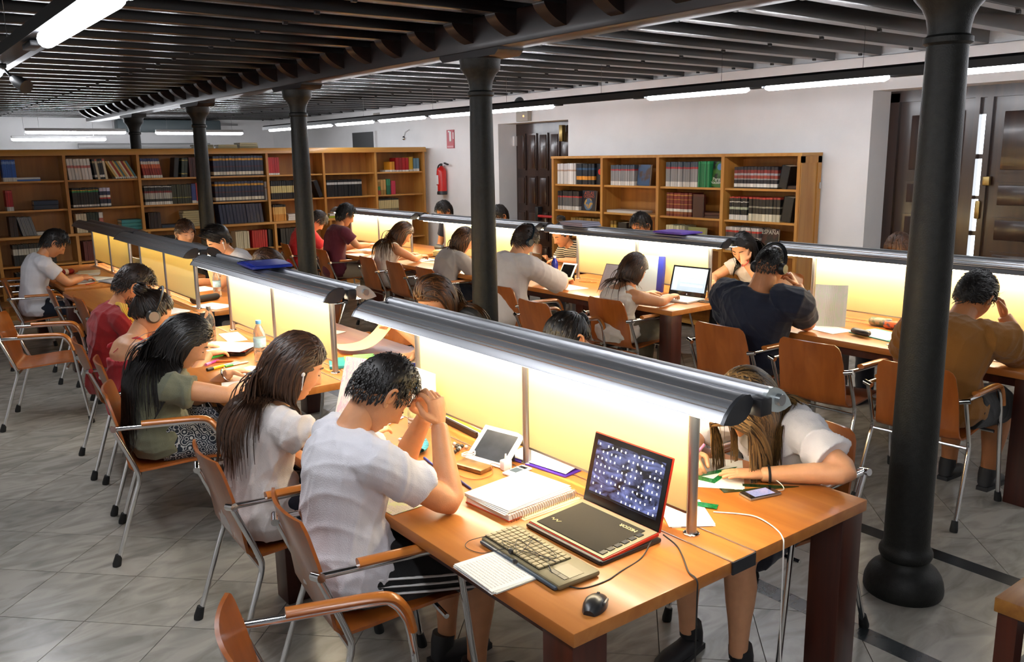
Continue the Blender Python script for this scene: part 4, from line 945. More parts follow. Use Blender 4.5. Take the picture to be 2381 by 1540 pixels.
# ---------------------------------------------------------------- books
def band_mat(name, stops, rough=.45):
    """spine colours from bottom to top: [(height fraction, colour), ...]"""
    if name in MATS: return MATS[name]
    m, nt, b = _nt(name); N = nt.nodes; L = nt.links
    tc = N.new('ShaderNodeTexCoord'); sx = N.new('ShaderNodeSeparateXYZ'); L.new(tc.outputs['Generated'], sx.inputs[0])
    cr = N.new('ShaderNodeValToRGB'); cr.color_ramp.interpolation = 'CONSTANT'; el = cr.color_ramp.elements
    el[0].position = 0; el[0].color = _c(stops[0][1]); el[1].position = max(.001, stops[1][0]) if len(stops) > 1 else .999; el[1].color = _c(stops[1][1] if len(stops) > 1 else stops[0][1])
    for p, c in stops[2:]: e = el.new(p); e.color = _c(c)
    L.new(sx.outputs['Z'], cr.inputs[0])
    oi = N.new('ShaderNodeObjectInfo'); hs = N.new('ShaderNodeHueSaturation'); mr = N.new('ShaderNodeMapRange'); mr.inputs[3].default_value = .7; mr.inputs[4].default_value = 1.15
    L.new(oi.outputs['Random'], mr.inputs[0]); L.new(mr.outputs[0], hs.inputs['Value']); L.new(cr.outputs[0], hs.inputs['Color']); L.new(hs.outputs[0], b.inputs['Base Color'])
    b.inputs['Roughness'].default_value = rough; return m
W_, K_ = '#d8d5cc', '#131216'
BM = {
 'bluewhite': [(0, W_), (.18, '#2f62b4'), (.8, '#7f9fd0'), (.92, '#2450a0')], 'redwhite': [(0, W_), (.2, '#b8262a'), (.9, '#d0504a')], 'darklabel': [(0, '#241815'), (.1, W_), (.24, '#2a1a18'), (.8, W_), (.86, '#241815')],
 'greyset': [(0, '#8d8f92'), (.12, '#74777b')], 'bwcheck': [(0, W_), (.2, K_), (.36, '#b8b4ac'), (.42, K_), (.7, '#b8b4ac'), (.78, K_)], 'white': [(0, '#cfcac2'), (.56, '#b56a62'), (.68, '#d6d2c8')], 'mixdark': [(0, K_), (.1, W_), (.22, '#22262a'), (.8, '#a39a80'), (.9, '#1c2024')],
 'multi1': [(0, W_), (.1, '#c9a25a')], 'multi2': [(0, W_), (.1, '#a83028')], 'multi3': [(0, W_), (.1, '#4f7f86')], 'multi4': [(0, W_), (.1, '#d9cfae')],
 'blackgreen': [(0, K_), (.06, W_), (.16, '#0f1512'), (.78, '#2f8f52'), (.86, '#d9a528'), (.9, '#10151a')], 'navyred': [(0, K_), (.06, W_), (.18, '#1c2238'), (.42, '#b83a2c'), (.5, '#d8cfc0'), (.62, '#232848'), (.82, '#c9c0d0')],
 'cream': [(0, '#cfc4a8'), (.9, '#c46a58')], 'dkgreen': [(0, '#14241c'), (.15, '#b9a860'), (.2, '#152a20'), (.85, '#b9a860'), (.9, '#14241c')], 'dkred': [(0, W_), (.08, '#5a1416'), (.86, '#8c6a40'), (.9, '#561214')], 'greywhite': [(0, '#c8c8c4'), (.85, '#9a9ca0')],
 'redmix': [(0, W_), (.14, '#8a2018'), (.5, '#c9603a'), (.7, '#d8d2c8'), (.85, '#3a4470')], 'black': [(0, K_), (.5, '#17161a')], 'blackred': [(0, '#3d0e10'), (.9, '#4a1214')], 'labels': [(0, W_), (.16, '#20201f'), (.3, '#a8a49c'), (.62, '#7a2020'), (.72, '#1a1a1a'), (.92, W_), (.96, K_)],
 'olive': [(0, '#23240f'), (.3, '#9a8f40'), (.34, '#2a2b14')], 'blue': [(0, W_), (.14, '#20307a'), (.9, '#18265f')], 'red': [(0, W_), (.1, '#b01a1c')], 'yellow': [(0, W_), (.14, '#c9a01e')],
 'enc': [(0, '#0e1320'), (.06, '#cfc8b4'), (.22, '#101a33'), (.45, '#4a1420'), (.5, '#10203f'), (.78, '#c98f1e'), (.88, '#1a2c4a')], 'blacklab': [(0, '#22261e'), (.06, '#0c0c10'), (.12, '#d2cfc8'), (.24, '#0c0c10'), (.86, '#c8b87a'), (.94, '#0c0c10')],
 'blackorange': [(0, '#b8b8b4'), (.2, K_), (.5, '#c9862a'), (.62, '#e0b060'), (.7, K_)], 'blackgrey': [(0, '#0e1012'), (.4, '#22262a'), (.6, '#101214'), (.93, '#b0b0ac'), (.96, '#0c0d10')], 'browngreen': [(0, '#8f3a20'), (.3, '#2f6a3a'), (.55, '#8a6a30'), (.85, '#b08a50')],
 'green': [(0, '#1f5a40'), (.9, '#2f7a58')], 'pinkred': [(0, W_), (.2, '#b02c44')], 'goldgrey': [(0, '#232018'), (.5, '#6a6048'), (.62, '#b8a878'), (.72, '#2a261c')], 'orange': [(0, W_), (.2, '#d08a20')], 'redp': [(0, W_), (.12, '#9c1418')], 'greyblue': [(0, W_), (.2, '#5f8090')],
 'whitemag': [(0, '#d9d5cf'), (.62, '#b59a86'), (.7, '#d6d2d0')], 'orangeband': [(0, '#131a22'), (.22, '#d8902c'), (.4, '#101a28'), (.7, '#1d4a70'), (.8, '#0e1520')], 'barred': [(0, '#d8d5d0'), (.2, '#8a8a8c'), (.72, '#a03038'), (.8, '#3a4a5a')], 'greens': [(0, '#1d7a4a'), (.9, '#2a8f5a')],
 'encred': [(0, K_), (.06, '#dcdad4'), (.22, '#22202a'), (.4, '#8f8f90'), (.46, '#8a3a30'), (.6, '#9a9aa0'), (.7, '#7a2a28'), (.85, '#23222a')], 'thinbw': [(0, '#cfccc6'), (.2, '#5a5a5c'), (.66, '#b03a3a'), (.74, '#1c1c22')], 'redgold': [(0, '#6a1c14'), (.1, '#8a4a20'), (.2, '#e0dcd0'), (.32, '#701a14'), (.5, '#a8743a'), (.53, '#701a14'), (.7, '#a8743a'), (.73, '#701a14'), (.88, '#b8843a'), (.92, '#701a14')],
 'bwlab': [(0, '#dcdad4'), (.22, '#1a1a1c'), (.45, '#a8b09a'), (.56, '#1c1c1e'), (.76, '#c8c4bc'), (.8, '#1a1a1c'), (.94, '#a03028')], 'creamblack': [(0, '#d8d2b8'), (.3, '#22201c'), (.55, '#8a887a'), (.62, '#1c1a18'), (.92, '#a83a30')], 'gold': [(0, '#8a6a28'), (.3, '#c9a448'), (.8, '#7a5a20')], 'creamgreen': [(0, '#bdbb98'), (.4, '#8fa080'), (.7, '#c9c4a0')],
 'redwb': [(0, '#d6d2cc'), (.16, '#4a4648'), (.5, '#bcb8b2'), (.6, '#5a5052'), (.78, '#b8382e'), (.86, '#cac6c0')], 'brownred': [(0, '#3c1410'), (.9, '#4a1a14')], 'teal': [(0, '#2f7f86'), (1, '#2f7f86')], 'flatblue': [(0, '#16283f'), (1, '#16283f')], 'flatcream': [(0, '#a89a70'), (1, '#b5a880')], 'flatwhite': [(0, '#cfcbc4'), (1, '#cfcbc4')], 'flatgreen': [(0, '#9aa820'), (1, '#9aa820')], 'flatdark': [(0, '#2a1614'), (1, '#2a1614')], 'flatsky': [(0, '#3f6fb8'), (1, '#3f6fb8')]}
for k in BM: band_mat('book_'+k, BM[k])
page = mat('book_pages', '#c9c0a8', .8, 0, .1, 60)
BOOKM = {}
def book_mesh(w, h, d, key):
    k = (round(w, 3), round(h, 3), round(d, 3), key)
    if k not in BOOKM:
        m = MB(); c = .0025
        m.box((0, d/2, h/2), (w*.89, d, h)) if w < .012 else None
        if w >= .012:
            m.box((-w/2*.97+c/2, d/2, h/2), (c, d, h)); m.box((w/2*.97-c/2, d/2, h/2), (c, d, h)); m.box((0, .002, h/2), (w*.89-2*c, .004, h))
            m.k = 1; m.box((0, d/2, h/2), (w*.89-2*c, d-.01, h-.008))
        BOOKM[k] = m.mesh('book', [MATS['book_'+key], page], False)
    return BOOKM[k]
BX_PX, BX_X = [0, 144, 312, 465, 610, 743, 868, 985], [1.51, 2.186, 3.059, 3.932, 4.805, 5.678, 6.551, 7.424]
BY_PX, BY_Y = [1285, 1405, 1535, 1690, 1862], [8.524, 7.618, 6.712, 5.806, 4.9]
REST = MB(); REST_M = []; NB = [0]
rb = random.Random(3)
def add_book(me, T, label, group, single=True):
    if single and NB[0] < 300:
        NB[0] += 1; o = obj('book', me); o.matrix_world = T; tag(o, label, 'book', group)
    else:
        off = len(REST_M)
        ms = [m for m in me.materials]
        for m in ms:
            if m not in REST_M: REST_M.append(m)
        for p in me.polygons:
            REST.k = REST_M.index(ms[p.material_index]); REST.add([me.vertices[i].co for i in p.vertices], [tuple(range(len(p.vertices)))], T)
ORD = 'first second third fourth fifth sixth seventh eighth ninth tenth eleventh twelfth thirteenth fourteenth fifteenth sixteenth seventeenth eighteenth'.split()
def row(side, a, b, z, n, h, keys, label, group, lean=0, d=.19, single=True):
    """upright books between two picture columns of the shelf"""
    if side == 'back': u0, u1 = np.interp(a, BX_PX, BX_X), np.interp(b, BX_PX, BX_X)
    else: u0, u1 = -np.interp(a, BY_PX, BY_Y), -np.interp(b, BY_PX, BY_Y)
    lr = math.radians(lean); w = (abs(u1-u0)-h*abs(math.sin(lr))*(1 if lean else 0))/(n-1+math.cos(lr)) if lean else abs(u1-u0)/n
    w = max(.008, w*math.cos(lr))
    for i in range(n):
        key = keys[i % len(keys)]; hh = h*(1+rb.uniform(-.012, .012)); me = book_mesh(w, hh, d, key)
        u = min(u0, u1)+w/math.cos(lr)*(i+.5)
        if lean < 0: u += h*abs(math.sin(lr))
        # lean > 0: top tips to the right
        if lean: piv = w/2*abs(math.sin(lr))
        else: piv = 0
        jy = rb.uniform(0, .012)
        if side == 'back': T = Matrix.Translation((u, 12.035+jy, z+piv)) @ Matrix.Rotation(lr, 4, 'Y')
        else: T = Matrix.Translation((7.235+jy, -u, z+piv)) @ Matrix.Rotation(-PI/2, 4, 'Z') @ Matrix.Rotation(lr, 4, 'Y')
        add_book(me, T, (ORD[i % 18]+' from left: '+label) if n > 1 else label, group, single)
def flat(side, a, b, z, n, t, keys, label, group, d=.2, single=True):
    if side == 'back': u0, u1 = np.interp(a, BX_PX, BX_X), np.interp(b, BX_PX, BX_X)
    else: u0, u1 = -np.interp(a, BY_PX, BY_Y), -np.interp(b, BY_PX, BY_Y)
    L_ = abs(u1-u0); c = (u0+u1)/2
    for i in range(n):
        me = book_mesh(t, L_, d, keys[i % len(keys)]); R_ = Matrix.Rotation(PI/2, 4, 'Y'); jx = rb.uniform(-.008, .008); jr = rb.uniform(-.06, .06)
        if side == 'back': T = Matrix.Translation((c+jx, 12.05, z+t*(i+.5))) @ Matrix.Rotation(jr, 4, 'Z') @ R_ @ Matrix.Translation((0, 0, -L_/2))
        else: T = Matrix.Translation((7.25, -c+jx, z+t*(i+.5))) @ Matrix.Rotation(-PI/2+jr, 4, 'Z') @ R_ @ Matrix.Translation((0, 0, -L_/2))
        add_book(me, T, (['lowest', 'second lowest', 'third lowest', 'fourth', 'fifth', 'sixth', 'topmost'][i if i < n-1 else 6]+': '+label) if n > 1 else label, group, single)
def textmesh(s, size, m, ext=.0008):
    cu = bpy.data.curves.new('lettering', 'FONT'); cu.body = s; cu.size = size; cu.extrude = ext; cu.align_x = 'CENTER'; cu.align_y = 'CENTER'; cu.resolution_u = 2
    o = bpy.data.objects.new('tmp', cu); COL.objects.link(o); dg = bpy.context.evaluated_depsgraph_get(); me = bpy.data.meshes.new_from_object(o.evaluated_get(dg)); bpy.data.objects.remove(o)
    me.materials.clear(); me.materials.append(m); return me
def cover(a, b, z, h, base, label, lines=(), disc=None, tilt=8):
    """book standing face out on the right-hand bookcase; lines: (text, height fraction, size, colour)"""
    y0, y1 = np.interp(a, BY_PX, BY_Y), np.interp(b, BY_PX, BY_Y); w = y0-y1
    t = thing('display_book', label, 'book', (7.262, (y0+y1)/2, z), -PI/2, 'books standing face out')
    t.rotation_euler = (math.radians(-tilt), 0, -PI/2)
    m = MB(); m.box((0, .009, h/2), (w, .003, h)); m.box((0, .033, h/2), (w, .003, h)); obj('cover', m, t, base); obj('pages', MB().box((0, .021, h/2), (w-.008, .022, h-.008)), t, page)
    for s_, fz, size, c in lines:
        o = obj('lettering', textmesh(s_, size, mat('ink_'+c.strip('#'), c, .5)), t); o.location = (0, .0068, h*fz); o.rotation_euler = (PI/2, 0, 0)
    if disc:
        m = MB(); m.tube([(0, .0078, h*disc[0]), (0, .0062, h*disc[0])], disc[1], 24); obj('cover_picture', m, t, disc[2])
    return t
def twotone(name, c1, c2, scale=9):
    m = mat(name, c1, .45)
    nt = m.node_tree; N = nt.nodes; L = nt.links; tc = N.new('ShaderNodeTexCoord'); nz = N.new('ShaderNodeTexNoise'); nz.inputs['Scale'].default_value = scale; L.new(tc.outputs['Object'], nz.inputs['Vector'])
    cr = N.new('ShaderNodeValToRGB'); cr.color_ramp.elements[0].color = _c(c1); cr.color_ramp.elements[1].color = _c(c2); cr.color_ramp.elements[0].position = .45; cr.color_ramp.elements[1].position = .55; L.new(nz.outputs['Fac'], cr.inputs[0]); L.new(cr.outputs[0], N['Principled BSDF'].inputs['Base Color']); return m
G = 'volumes of one set on a shelf'
Z1, Z2, Z3 = 1.548, 1.225, .905
row('r', 1291, 1337, Z1, 9, .255, ['whitemag'], 'white volume at left end of the right bookcase top shelf', 'white magazines, top shelf')
row('r', 1339, 1382, Z1, 6, .25, ['orangeband'], 'dark volume with orange bands on the right bookcase top shelf', 'orange banded volumes')
cover(1383, 1400, Z1, .25, mat('cover_black', '#14151a', .4), 'black book facing out with a red disc beside the orange banded volumes', (), (.62, .035, mat('cover_red', '#c02018', .4)), 2)
row('r', 1421, 1477, Z1, 11, .235, ['barred'], 'pale barred volume in the second bay of the right bookcase top shelf', 'barred volumes in the second bay')
cover(1480, 1508, Z1, .24, twotone('cover_sea', '#27456a', '#3c2418', 7), 'book facing out with a blue and brown cover beside the barred volumes', (), None, 6)
row('r', 1549, 1628, Z1, 13, .265, ['barred'], 'tall pale barred volume left of the green volumes', 'barred volumes beside the green ones')
row('r', 1629, 1655, Z1, 7, .27, ['greens'], 'thin green volume on the top shelf of the right bookcase', 'green volumes')
cover(1656, 1687, Z1, .27, twotone('cover_landscape', '#3f6f2c', '#0c1410', 8), 'nature park book facing out with a green hill on its cover', (('Parques', .32, .05, '#dcdcd4'), ('Nacionales', .2, .05, '#dcdcd4')), (.8, .035, mat('cover_sky', '#3f78b0', .4)), 6)
row('r', 1712, 1812, Z1, 13, .215, ['encred'], 'dark red banded volume in the rightmost bay of the top shelf', 'dark banded encyclopedia, top right bay')
row('r', 1814, 1840, Z1, 1, .22, ['black'], 'black book leaning beside the dark banded encyclopedia', None, 10, .18)
flat('r', 1822, 1862, Z1, 1, .035, ['flatdark'], 'dark book lying flat in the top right bay', None)
row('r', 1292, 1345, Z2, 14, .235, ['thinbw'], 'thin black and white volume beside the ocean atlas', 'thin volumes beside the atlas')
cover(1347, 1380, Z2, .25, mat('cover_navy', '#1c1a22', .4), 'ocean atlas facing out with a globe on its cover', (('ATLAS', .86, .06, '#a84a2c'), ('OCÉANO', .70, .046, '#a84a2c')), (.33, .075, twotone('globe', '#3f5f80', '#b08a3c', 14)), 6)
flat('r', 1410, 1490, Z2, 2, .014, ['flatwhite'], 'white book lying flat alone on the second shelf', 'flat white books', .22)
row('r', 1553, 1615, Z2, 7, .255, ['redgold'], 'dark red volume with gold bands on the second shelf', 'red and gold volumes')
row('r', 1617, 1645, Z2, 1, .25, ['brownred'], 'wide dark brown book beside the red and gold volumes', None, 0, .03)
flat('r', 1622, 1683, Z2, 2, .03, ['brownred'], 'reddish brown book lying flat beside the red and gold volumes', 'flat reddish books')
row('r', 1704, 1745, Z2, 8, .235, ['bwlab'], 'black and white labelled volume in the rightmost bay, second shelf', 'labelled volumes, second shelf')
row('r', 1750, 1820, Z2, 9, .235, ['creamblack'], 'black and cream volume in the rightmost bay, second shelf', 'black and cream volumes')
row('r', 1822, 1850, Z2, 1, .24, ['black'], 'wide black book at the right end of the second shelf', None, 8, .16)
row('r', 1325, 1396, Z3, 11, .23, ['gold'], 'gold spined volume behind the girl in stripes', 'gold volumes')
row('r', 1423, 1436, Z3, 2, .22, ['gold'], 'gold spined volume beside a wide black book on the third shelf', 'pair of gold volumes')
row('r', 1440, 1462, Z3, 1, .21, ['black'], 'wide black book on the third shelf of the right bookcase', None)
row('r', 1553, 1600, Z3, 7, .22, ['creamgreen'], 'cream and green volume above the purple folder', 'cream green volumes')
cover(1602, 1645, Z3, .21, mat('cover_olive', '#8f8e5a', .6), 'olive green book facing out above the purple folder', (), None, 4)
row('r', 1697, 1775, Z3, 15, .245, ['redwb'], 'white and red banded volume left of the black history book', 'red banded volumes beside the history book')
cover(1777, 1814, Z3, .25, twotone('cover_hist', '#120c0c', '#3a1612', 12), 'black history book facing out with pale capitals', (('HISTORIA', .95, .03, '#9a8a78'), ('ESPAÑA', .84, .058, '#c8c0b0')), None, 5)
A1, A2, A3, A4, A5 = 1.692, 1.34, 1.027, .665, .335
row('back', -60, 20, A1, 18, .26, ['bluewhite'], 'blue and white volume at the left edge of the back bookcase', 'blue and white volumes', d=.17)
flat('back', 26, 84, A1, 2, .022, ['flatsky', 'flatwhite'], 'blue book lying flat on the top shelf at the left edge', 'flat blue books')
row('back', 149, 205, A1, 7, .26, ['white'], 'white volume with red print in the second bay, top shelf', 'white volumes, second bay', -4)
row('back', 206, 240, A1, 5, .255, ['mixdark', 'cream', 'mixdark'], 'dark and tan volume between the white ones and the sloping row', 'dark and tan volumes', -6)
row('back', 236, 309, A1, 10, .25, ['multi1', 'multi4', 'multi2', 'multi1', 'multi3'], 'thin coloured volume in the steeply sloping row', 'sloping coloured volumes', -28)
row('back', 318, 366, A1, 8, .255, ['redmix'], 'red and white volume in the third bay, top shelf', 'red and white volumes, third bay', -8)
row('back', 390, 407, A1, 1, .26, ['black'], 'black book leaning in the third bay', None, 8)
row('back', 408, 427, A1, 2, .255, ['dkgreen'], 'dark green book leaning in the third bay', 'dark green pair', 6)
row('back', 428, 462, A1, 8, .26, ['blackred'], 'dark red volume left of the slim column', 'dark red volumes left of the slim column')
row('back', 484, 603, A1, 16, .275, ['enc'], 'navy encyclopedia volume with a yellow band, top shelf', 'navy encyclopedia, top shelf')
row('back', 614, 640, A1, 5, .245, ['red'], 'red volume standing alone on the top shelf', 'red volumes on the top shelf')
row('back', 904, 916, A1, 2, .155, ['orange'], 'small orange volume at the right end of the back bookcase', 'small orange volumes')
row('back', 918, 950, A1, 4, .215, ['redp'], 'bright red volume at the right end of the back bookcase', 'bright red volumes, right end')
row('back', 951, 961, A1, 1, .225, ['yellow'], 'yellow book at the right end of the back bookcase', None)
row('back', 962, 976, A1, 2, .205, ['greyblue'], 'blue grey book at the far right of the top shelf', 'blue grey pair')
flat('back', 893, 922, A1, 1, .03, ['flatwhite'], 'white book lying flat beside the small orange volumes', None)
row('back', -40, 15, A2, 9, .245, ['redwhite'], 'red and white volume at the left edge, second shelf', 'red and white volumes, left edge')
flat('back', 62, 120, A2, 2, .055, ['flatblue'], 'thick dark blue book lying flat on the second shelf', 'flat dark blue books')
row('back', 155, 214, A2, 10, .25, ['blackgreen'], 'black volume with a green tip in the second bay', 'black and green volumes')
row('back', 216, 241, A2, 3, .245, ['navyred'], 'navy volume with red and white marks in the second bay', 'navy and red trio')
row('back', 321, 383, A2, 13, .25, ['labels'], 'dark volume with white labels in the third bay, second shelf', 'labelled volumes, third bay')
row('back', 383, 428, A2, 8, .255, ['olive'], 'dark olive volume in the third bay', 'olive volumes')
row('back', 428, 439, A2, 1, .26, ['blue'], 'tall blue book left of the red one by the slim column', None)
row('back', 439, 447, A2, 1, .265, ['red'], 'tall red book by the slim column', None)
row('back', 447, 455, A2, 1, .26, ['blue'], 'tall blue book between the red and the yellow ones', None)
row('back', 455, 463, A2, 1, .265, ['yellow'], 'tall yellow book touching the slim column', None)
row('back', 484, 600, A2, 15, .275, ['enc'], 'navy encyclopedia volume with a yellow band, second shelf', 'navy encyclopedia, second shelf')
row('back', 603, 609, A2, 1, .26, ['whitemag'], 'single white book at the right end of the navy encyclopedia', None)
row('back', 617, 683, A2, 13, .265, ['blacklab'], 'black volume with white label behind the third column', 'black labelled volumes', single=False)
row('back', 716, 740, A2, 1, .26, ['black'], 'black book leaning right of the third column', None, -20)
row('back', 750, 834, A2, 23, .25, ['blackgrey'], '', None, single=False)
row('back', 873, 893, A2, 3, .235, ['browngreen'], 'brown and green volume in the rightmost bay', 'brown green trio')
row('back', 894, 904, A2, 2, .24, ['green'], 'green book in the rightmost bay', 'green pair')
row('back', 905, 916, A2, 1, .21, ['pinkred'], 'pinkish red book in the rightmost bay', None)
row('back', -30, 18, A3, 6, .24, ['darklabel'], '', None, single=False)
row('back', 18, 62, A3, 9, .235, ['greyset'], 'thin grey volume leaning at the left edge', 'leaning grey volumes', -12)
flat('back', 62, 104, A3, 2, .02, ['flatwhite'], 'white book lying flat left of the boy in white', 'flat white pair')
row('back', 157, 181, A3, 4, .24, ['cream'], 'cream volume in the second bay', 'cream volumes')
row('back', 182, 208, A3, 4, .25, ['dkgreen'], 'dark green volume beside the cream ones', 'dark green volumes, third shelf')
row('back', 209, 219, A3, 1, .25, ['white'], 'white book right of the dark green volumes', None)
flat('back', 260, 314, A3, 3, .045, ['teal'], 'teal book lying flat above the far left desk light', 'stacked teal books')
row('back', 325, 352, A3, 7, .21, ['darklabel'], '', None, single=False)
flat('back', 355, 404, A3, 1, .04, ['flatblue'], 'dark blue book lying flat behind the boy in black', None)
flat('back', 404, 462, A3, 7, .03, ['flatcream'], 'cream volume in the tall stack behind the boy in black', 'stacked cream volumes')
row('back', 488, 595, A3, 13, .27, ['enc'], '', None, -5, single=False)
row('back', 619, 648, A3, 8, .235, ['blackorange'], '', None, single=False)
flat('back', 654, 684, A3, 3, .03, ['flatwhite'], 'white book lying flat left of the third column', 'stack of white books')
flat('back', 753, 786, A3, 2, .03, ['flatgreen', 'flatwhite'], 'yellow green book lying flat behind the boy in maroon', 'flat pair behind the boy in maroon')
row('back', 874, 922, A3, 11, .25, ['goldgrey'], '', None, single=False)
row('back', -20, 100, A4, 16, .26, ['bwcheck'], '', None, single=False)
row('back', 167, 192, A4, 6, .25, ['dkred'], '', None, single=False)
row('back', 192, 224, A4, 6, .255, ['greywhite'], '', None, single=False)
row('back', 330, 420, A4, 12, .25, ['bwcheck'], '', None, single=False)
row('back', 523, 556, A4, 7, .25, ['cream'], '', None, single=False)
row('back', 563, 600, A4, 7, .25, ['red'], '', None, single=False)
row('back', 603, 622, A4, 4, .25, ['black'], '', None, single=False)
row('back', 632, 700, A4, 11, .25, ['blacklab'], '', None, single=False)
row('back', -20, 130, A5, 18, .24, ['black'], '', None, single=False)
row('back', 155, 215, A5, 10, .24, ['blackgreen'], '', None, single=False)
if REST.v:
    o = obj('shelved_books', REST.mesh('shelved_books', REST_M, False)); tag(o, 'remaining rows of dark books on the back bookcase shelves', 'books', None, 'stuff')
for k, (x, z0, n) in enumerate(((3.95, 2.07, 2), (4.28, 2.07, 2), (4.58, 2.07, 3))):
    for i in range(n):
        me = book_mesh(.026, .26, .2, 'flatcream'); o = obj('book', me); o.matrix_world = Matrix.Translation((x, 12.06, z0+.026*(i+.5))) @ Matrix.Rotation(.1*(i-1), 4, 'Z') @ Matrix.Rotation(PI/2, 4, 'Y') @ Matrix.Translation((0, 0, -.13)); tag(o, ['left', 'middle', 'right'][k]+' pile, '+['lowest', 'second', 'topmost'][i]+': cream book on top of the long back bookcase', 'book', 'books on top of the bookcase')
# ================================================================ things on the tables
TZ = .7402
def printed(name, ink='#6a6a72', back_='#e6e4de', scale=95, hi=None):
    if name in MATS: return MATS[name]
    m, nt, b = _nt(name); N = nt.nodes; L = nt.links
    tc = N.new('ShaderNodeTexCoord'); sx = N.new('ShaderNodeSeparateXYZ'); L.new(tc.outputs['Generated'], sx.inputs[0])
    mu = N.new('ShaderNodeMath'); mu.operation = 'MULTIPLY'; mu.inputs[1].default_value = 26; L.new(sx.outputs['Y'], mu.inputs[0])
    fr = N.new('ShaderNodeMath'); fr.operation = 'FRACT'; L.new(mu.outputs[0], fr.inputs[0])
    ln = N.new('ShaderNodeMath'); ln.operation = 'LESS_THAN'; ln.inputs[1].default_value = .42; L.new(fr.outputs[0], ln.inputs[0])
    nz = N.new('ShaderNodeTexNoise'); nz.inputs['Scale'].default_value = scale; L.new(tc.outputs['Generated'], nz.inputs['Vector'])
    gt = N.new('ShaderNodeMath'); gt.operation = 'GREATER_THAN'; gt.inputs[1].default_value = .47; L.new(nz.outputs['Fac'], gt.inputs[0])
    mg = N.new('ShaderNodeMath'); mg.operation = 'MULTIPLY'; L.new(ln.outputs[0], mg.inputs[0]); L.new(gt.outputs[0], mg.inputs[1])
    x1 = N.new('ShaderNodeMath'); x1.operation = 'COMPARE'; x1.inputs[1].default_value = .5; x1.inputs[2].default_value = .40; L.new(sx.outputs['X'], x1.inputs[0])
    m2 = N.new('ShaderNodeMath'); m2.operation = 'MULTIPLY'; L.new(mg.outputs[0], m2.inputs[0]); L.new(x1.outputs[0], m2.inputs[1])
    m3 = N.new('ShaderNodeMath'); m3.operation = 'MULTIPLY'; m3.inputs[1].default_value = .55; L.new(m2.outputs[0], m3.inputs[0])
    base = N.new('ShaderNodeMix'); base.data_type = 'RGBA'; base.inputs['A'].default_value = _c(back_); base.inputs['B'].default_value = _c(ink); L.new(m3.outputs[0], base.inputs['Factor'])
    out = base.outputs['Result']
    if hi:
        n2 = N.new('ShaderNodeTexNoise'); n2.inputs['Scale'].default_value = 6; L.new(tc.outputs['Generated'], n2.inputs['Vector']); g2 = N.new('ShaderNodeMath'); g2.operation = 'GREATER_THAN'; g2.inputs[1].default_value = .54; L.new(n2.outputs['Fac'], g2.inputs[0])
        g3 = N.new('ShaderNodeMath'); g3.operation = 'MULTIPLY'; L.new(g2.outputs[0], g3.inputs[0]); L.new(ln.outputs[0], g3.inputs[1]); mx = N.new('ShaderNodeMix'); mx.data_type = 'RGBA'; mx.inputs['B'].default_value = _c(hi); L.new(out, mx.inputs['A']); L.new(g3.outputs[0], mx.inputs['Factor']); out = mx.outputs['Result']
    L.new(out, b.inputs['Base Color']); b.inputs['Roughness'].default_value = .7; return m
pr = printed('printed_sheet'); pr_g = printed('sheet_green_marks', hi='#c9e08a'); pr_p = printed('sheet_pink_marks', '#8a6a90', hi='#e08ab8'); blank = paper
def paper_stack(label, x, y, w, h, rz, n=3, m=None, z=TZ, t=.0012, name='paper_sheet', jit=.006, group=None):
    o = thing(name, label, 'paper', (x, y, z), math.radians(rz), group)
    for i in range(n):
        s = obj('sheet', MB().box((random.uniform(-jit, jit), random.uniform(-jit, jit), t*(i+.5)), (w, h, t*.9), T=Matrix.Rotation(random.uniform(-.02, .02), 4, 'Z')), o, m or blank)
    return o
def one(name, mb, m, label, cat, loc=(0, 0, 0), rz=0, group=None):
    o = obj(name, mb, None, m); o.location = loc; o.rotation_euler = (0, 0, math.radians(rz)); return tag(o, label, cat, group)
clear = mat('clear_plastic', (.93, .97, .98), .06, trans=.95); clear.node_tree.nodes['Principled BSDF'].inputs['IOR'].default_value = 1.25
def bottle(label, x, y, h=.22, r=.032, cap='#3f7fc8', body=None, lab='#cfe4ee', z=TZ):
    t = thing('water_bottle', label, 'bottle', (x, y, z))
    p = [(r*.9, 0), (r, .008), (r, h*.18), (r*.95, h*.20), (r, h*.22), (r, h*.30), (r*.95, h*.32), (r, h*.34), (r, h*.62), (r*.85, h*.74), (r*.5, h*.86), (r*.38, h*.9), (r*.38, h*.93)]
    obj('bottle_body', MB().lathe(p, 24), t, body or clear); obj('cap', MB().lathe([(r*.42, h*.915), (r*.44, h*.92), (r*.44, h*.99), (r*.40, h)], 18), t, mat('cap_'+cap.strip('#'), cap, .4))
    if lab: obj('bottle_label', MB().lathe([(r*1.01, h*.36), (r*1.012, h*.361), (r*1.012, h*.58), (r*1.01, h*.581)], 24), t, mat('label_'+lab.strip('#'), lab, .5, 0, .35, 30))
def pen(label, x, y, rz, col, L_=.14, r=.0045, cap=None, z=TZ, cat='pen', tilt=0):
    t = thing('pen' if cat == 'pen' else 'highlighter', label, cat, (x, y, z+r), math.radians(rz)); t.rotation_euler = (0, math.radians(-tilt), math.radians(rz))
    obj('barrel', MB().tube([(-L_/2, 0, 0), (L_*.38, 0, 0), (L_*.45, 0, 0), (L_/2, 0, 0)], [r, r, r*.55, r*.15], 10), t, mat('pen_'+col.strip('#'), col, .4)); obj('pen_cap', MB().tube([(-L_/2-.004, 0, 0), (-L_*.2, 0, 0)], [r*1.15, r*1.15], 10), t, mat('pen_'+(cap or col).strip('#'), cap or col, .4))
def cable(label, pts, m, r=.0018, name='cable', n=6): return one(name, MB().tube(bez(pts, n), r, 7), m, label, 'cable')
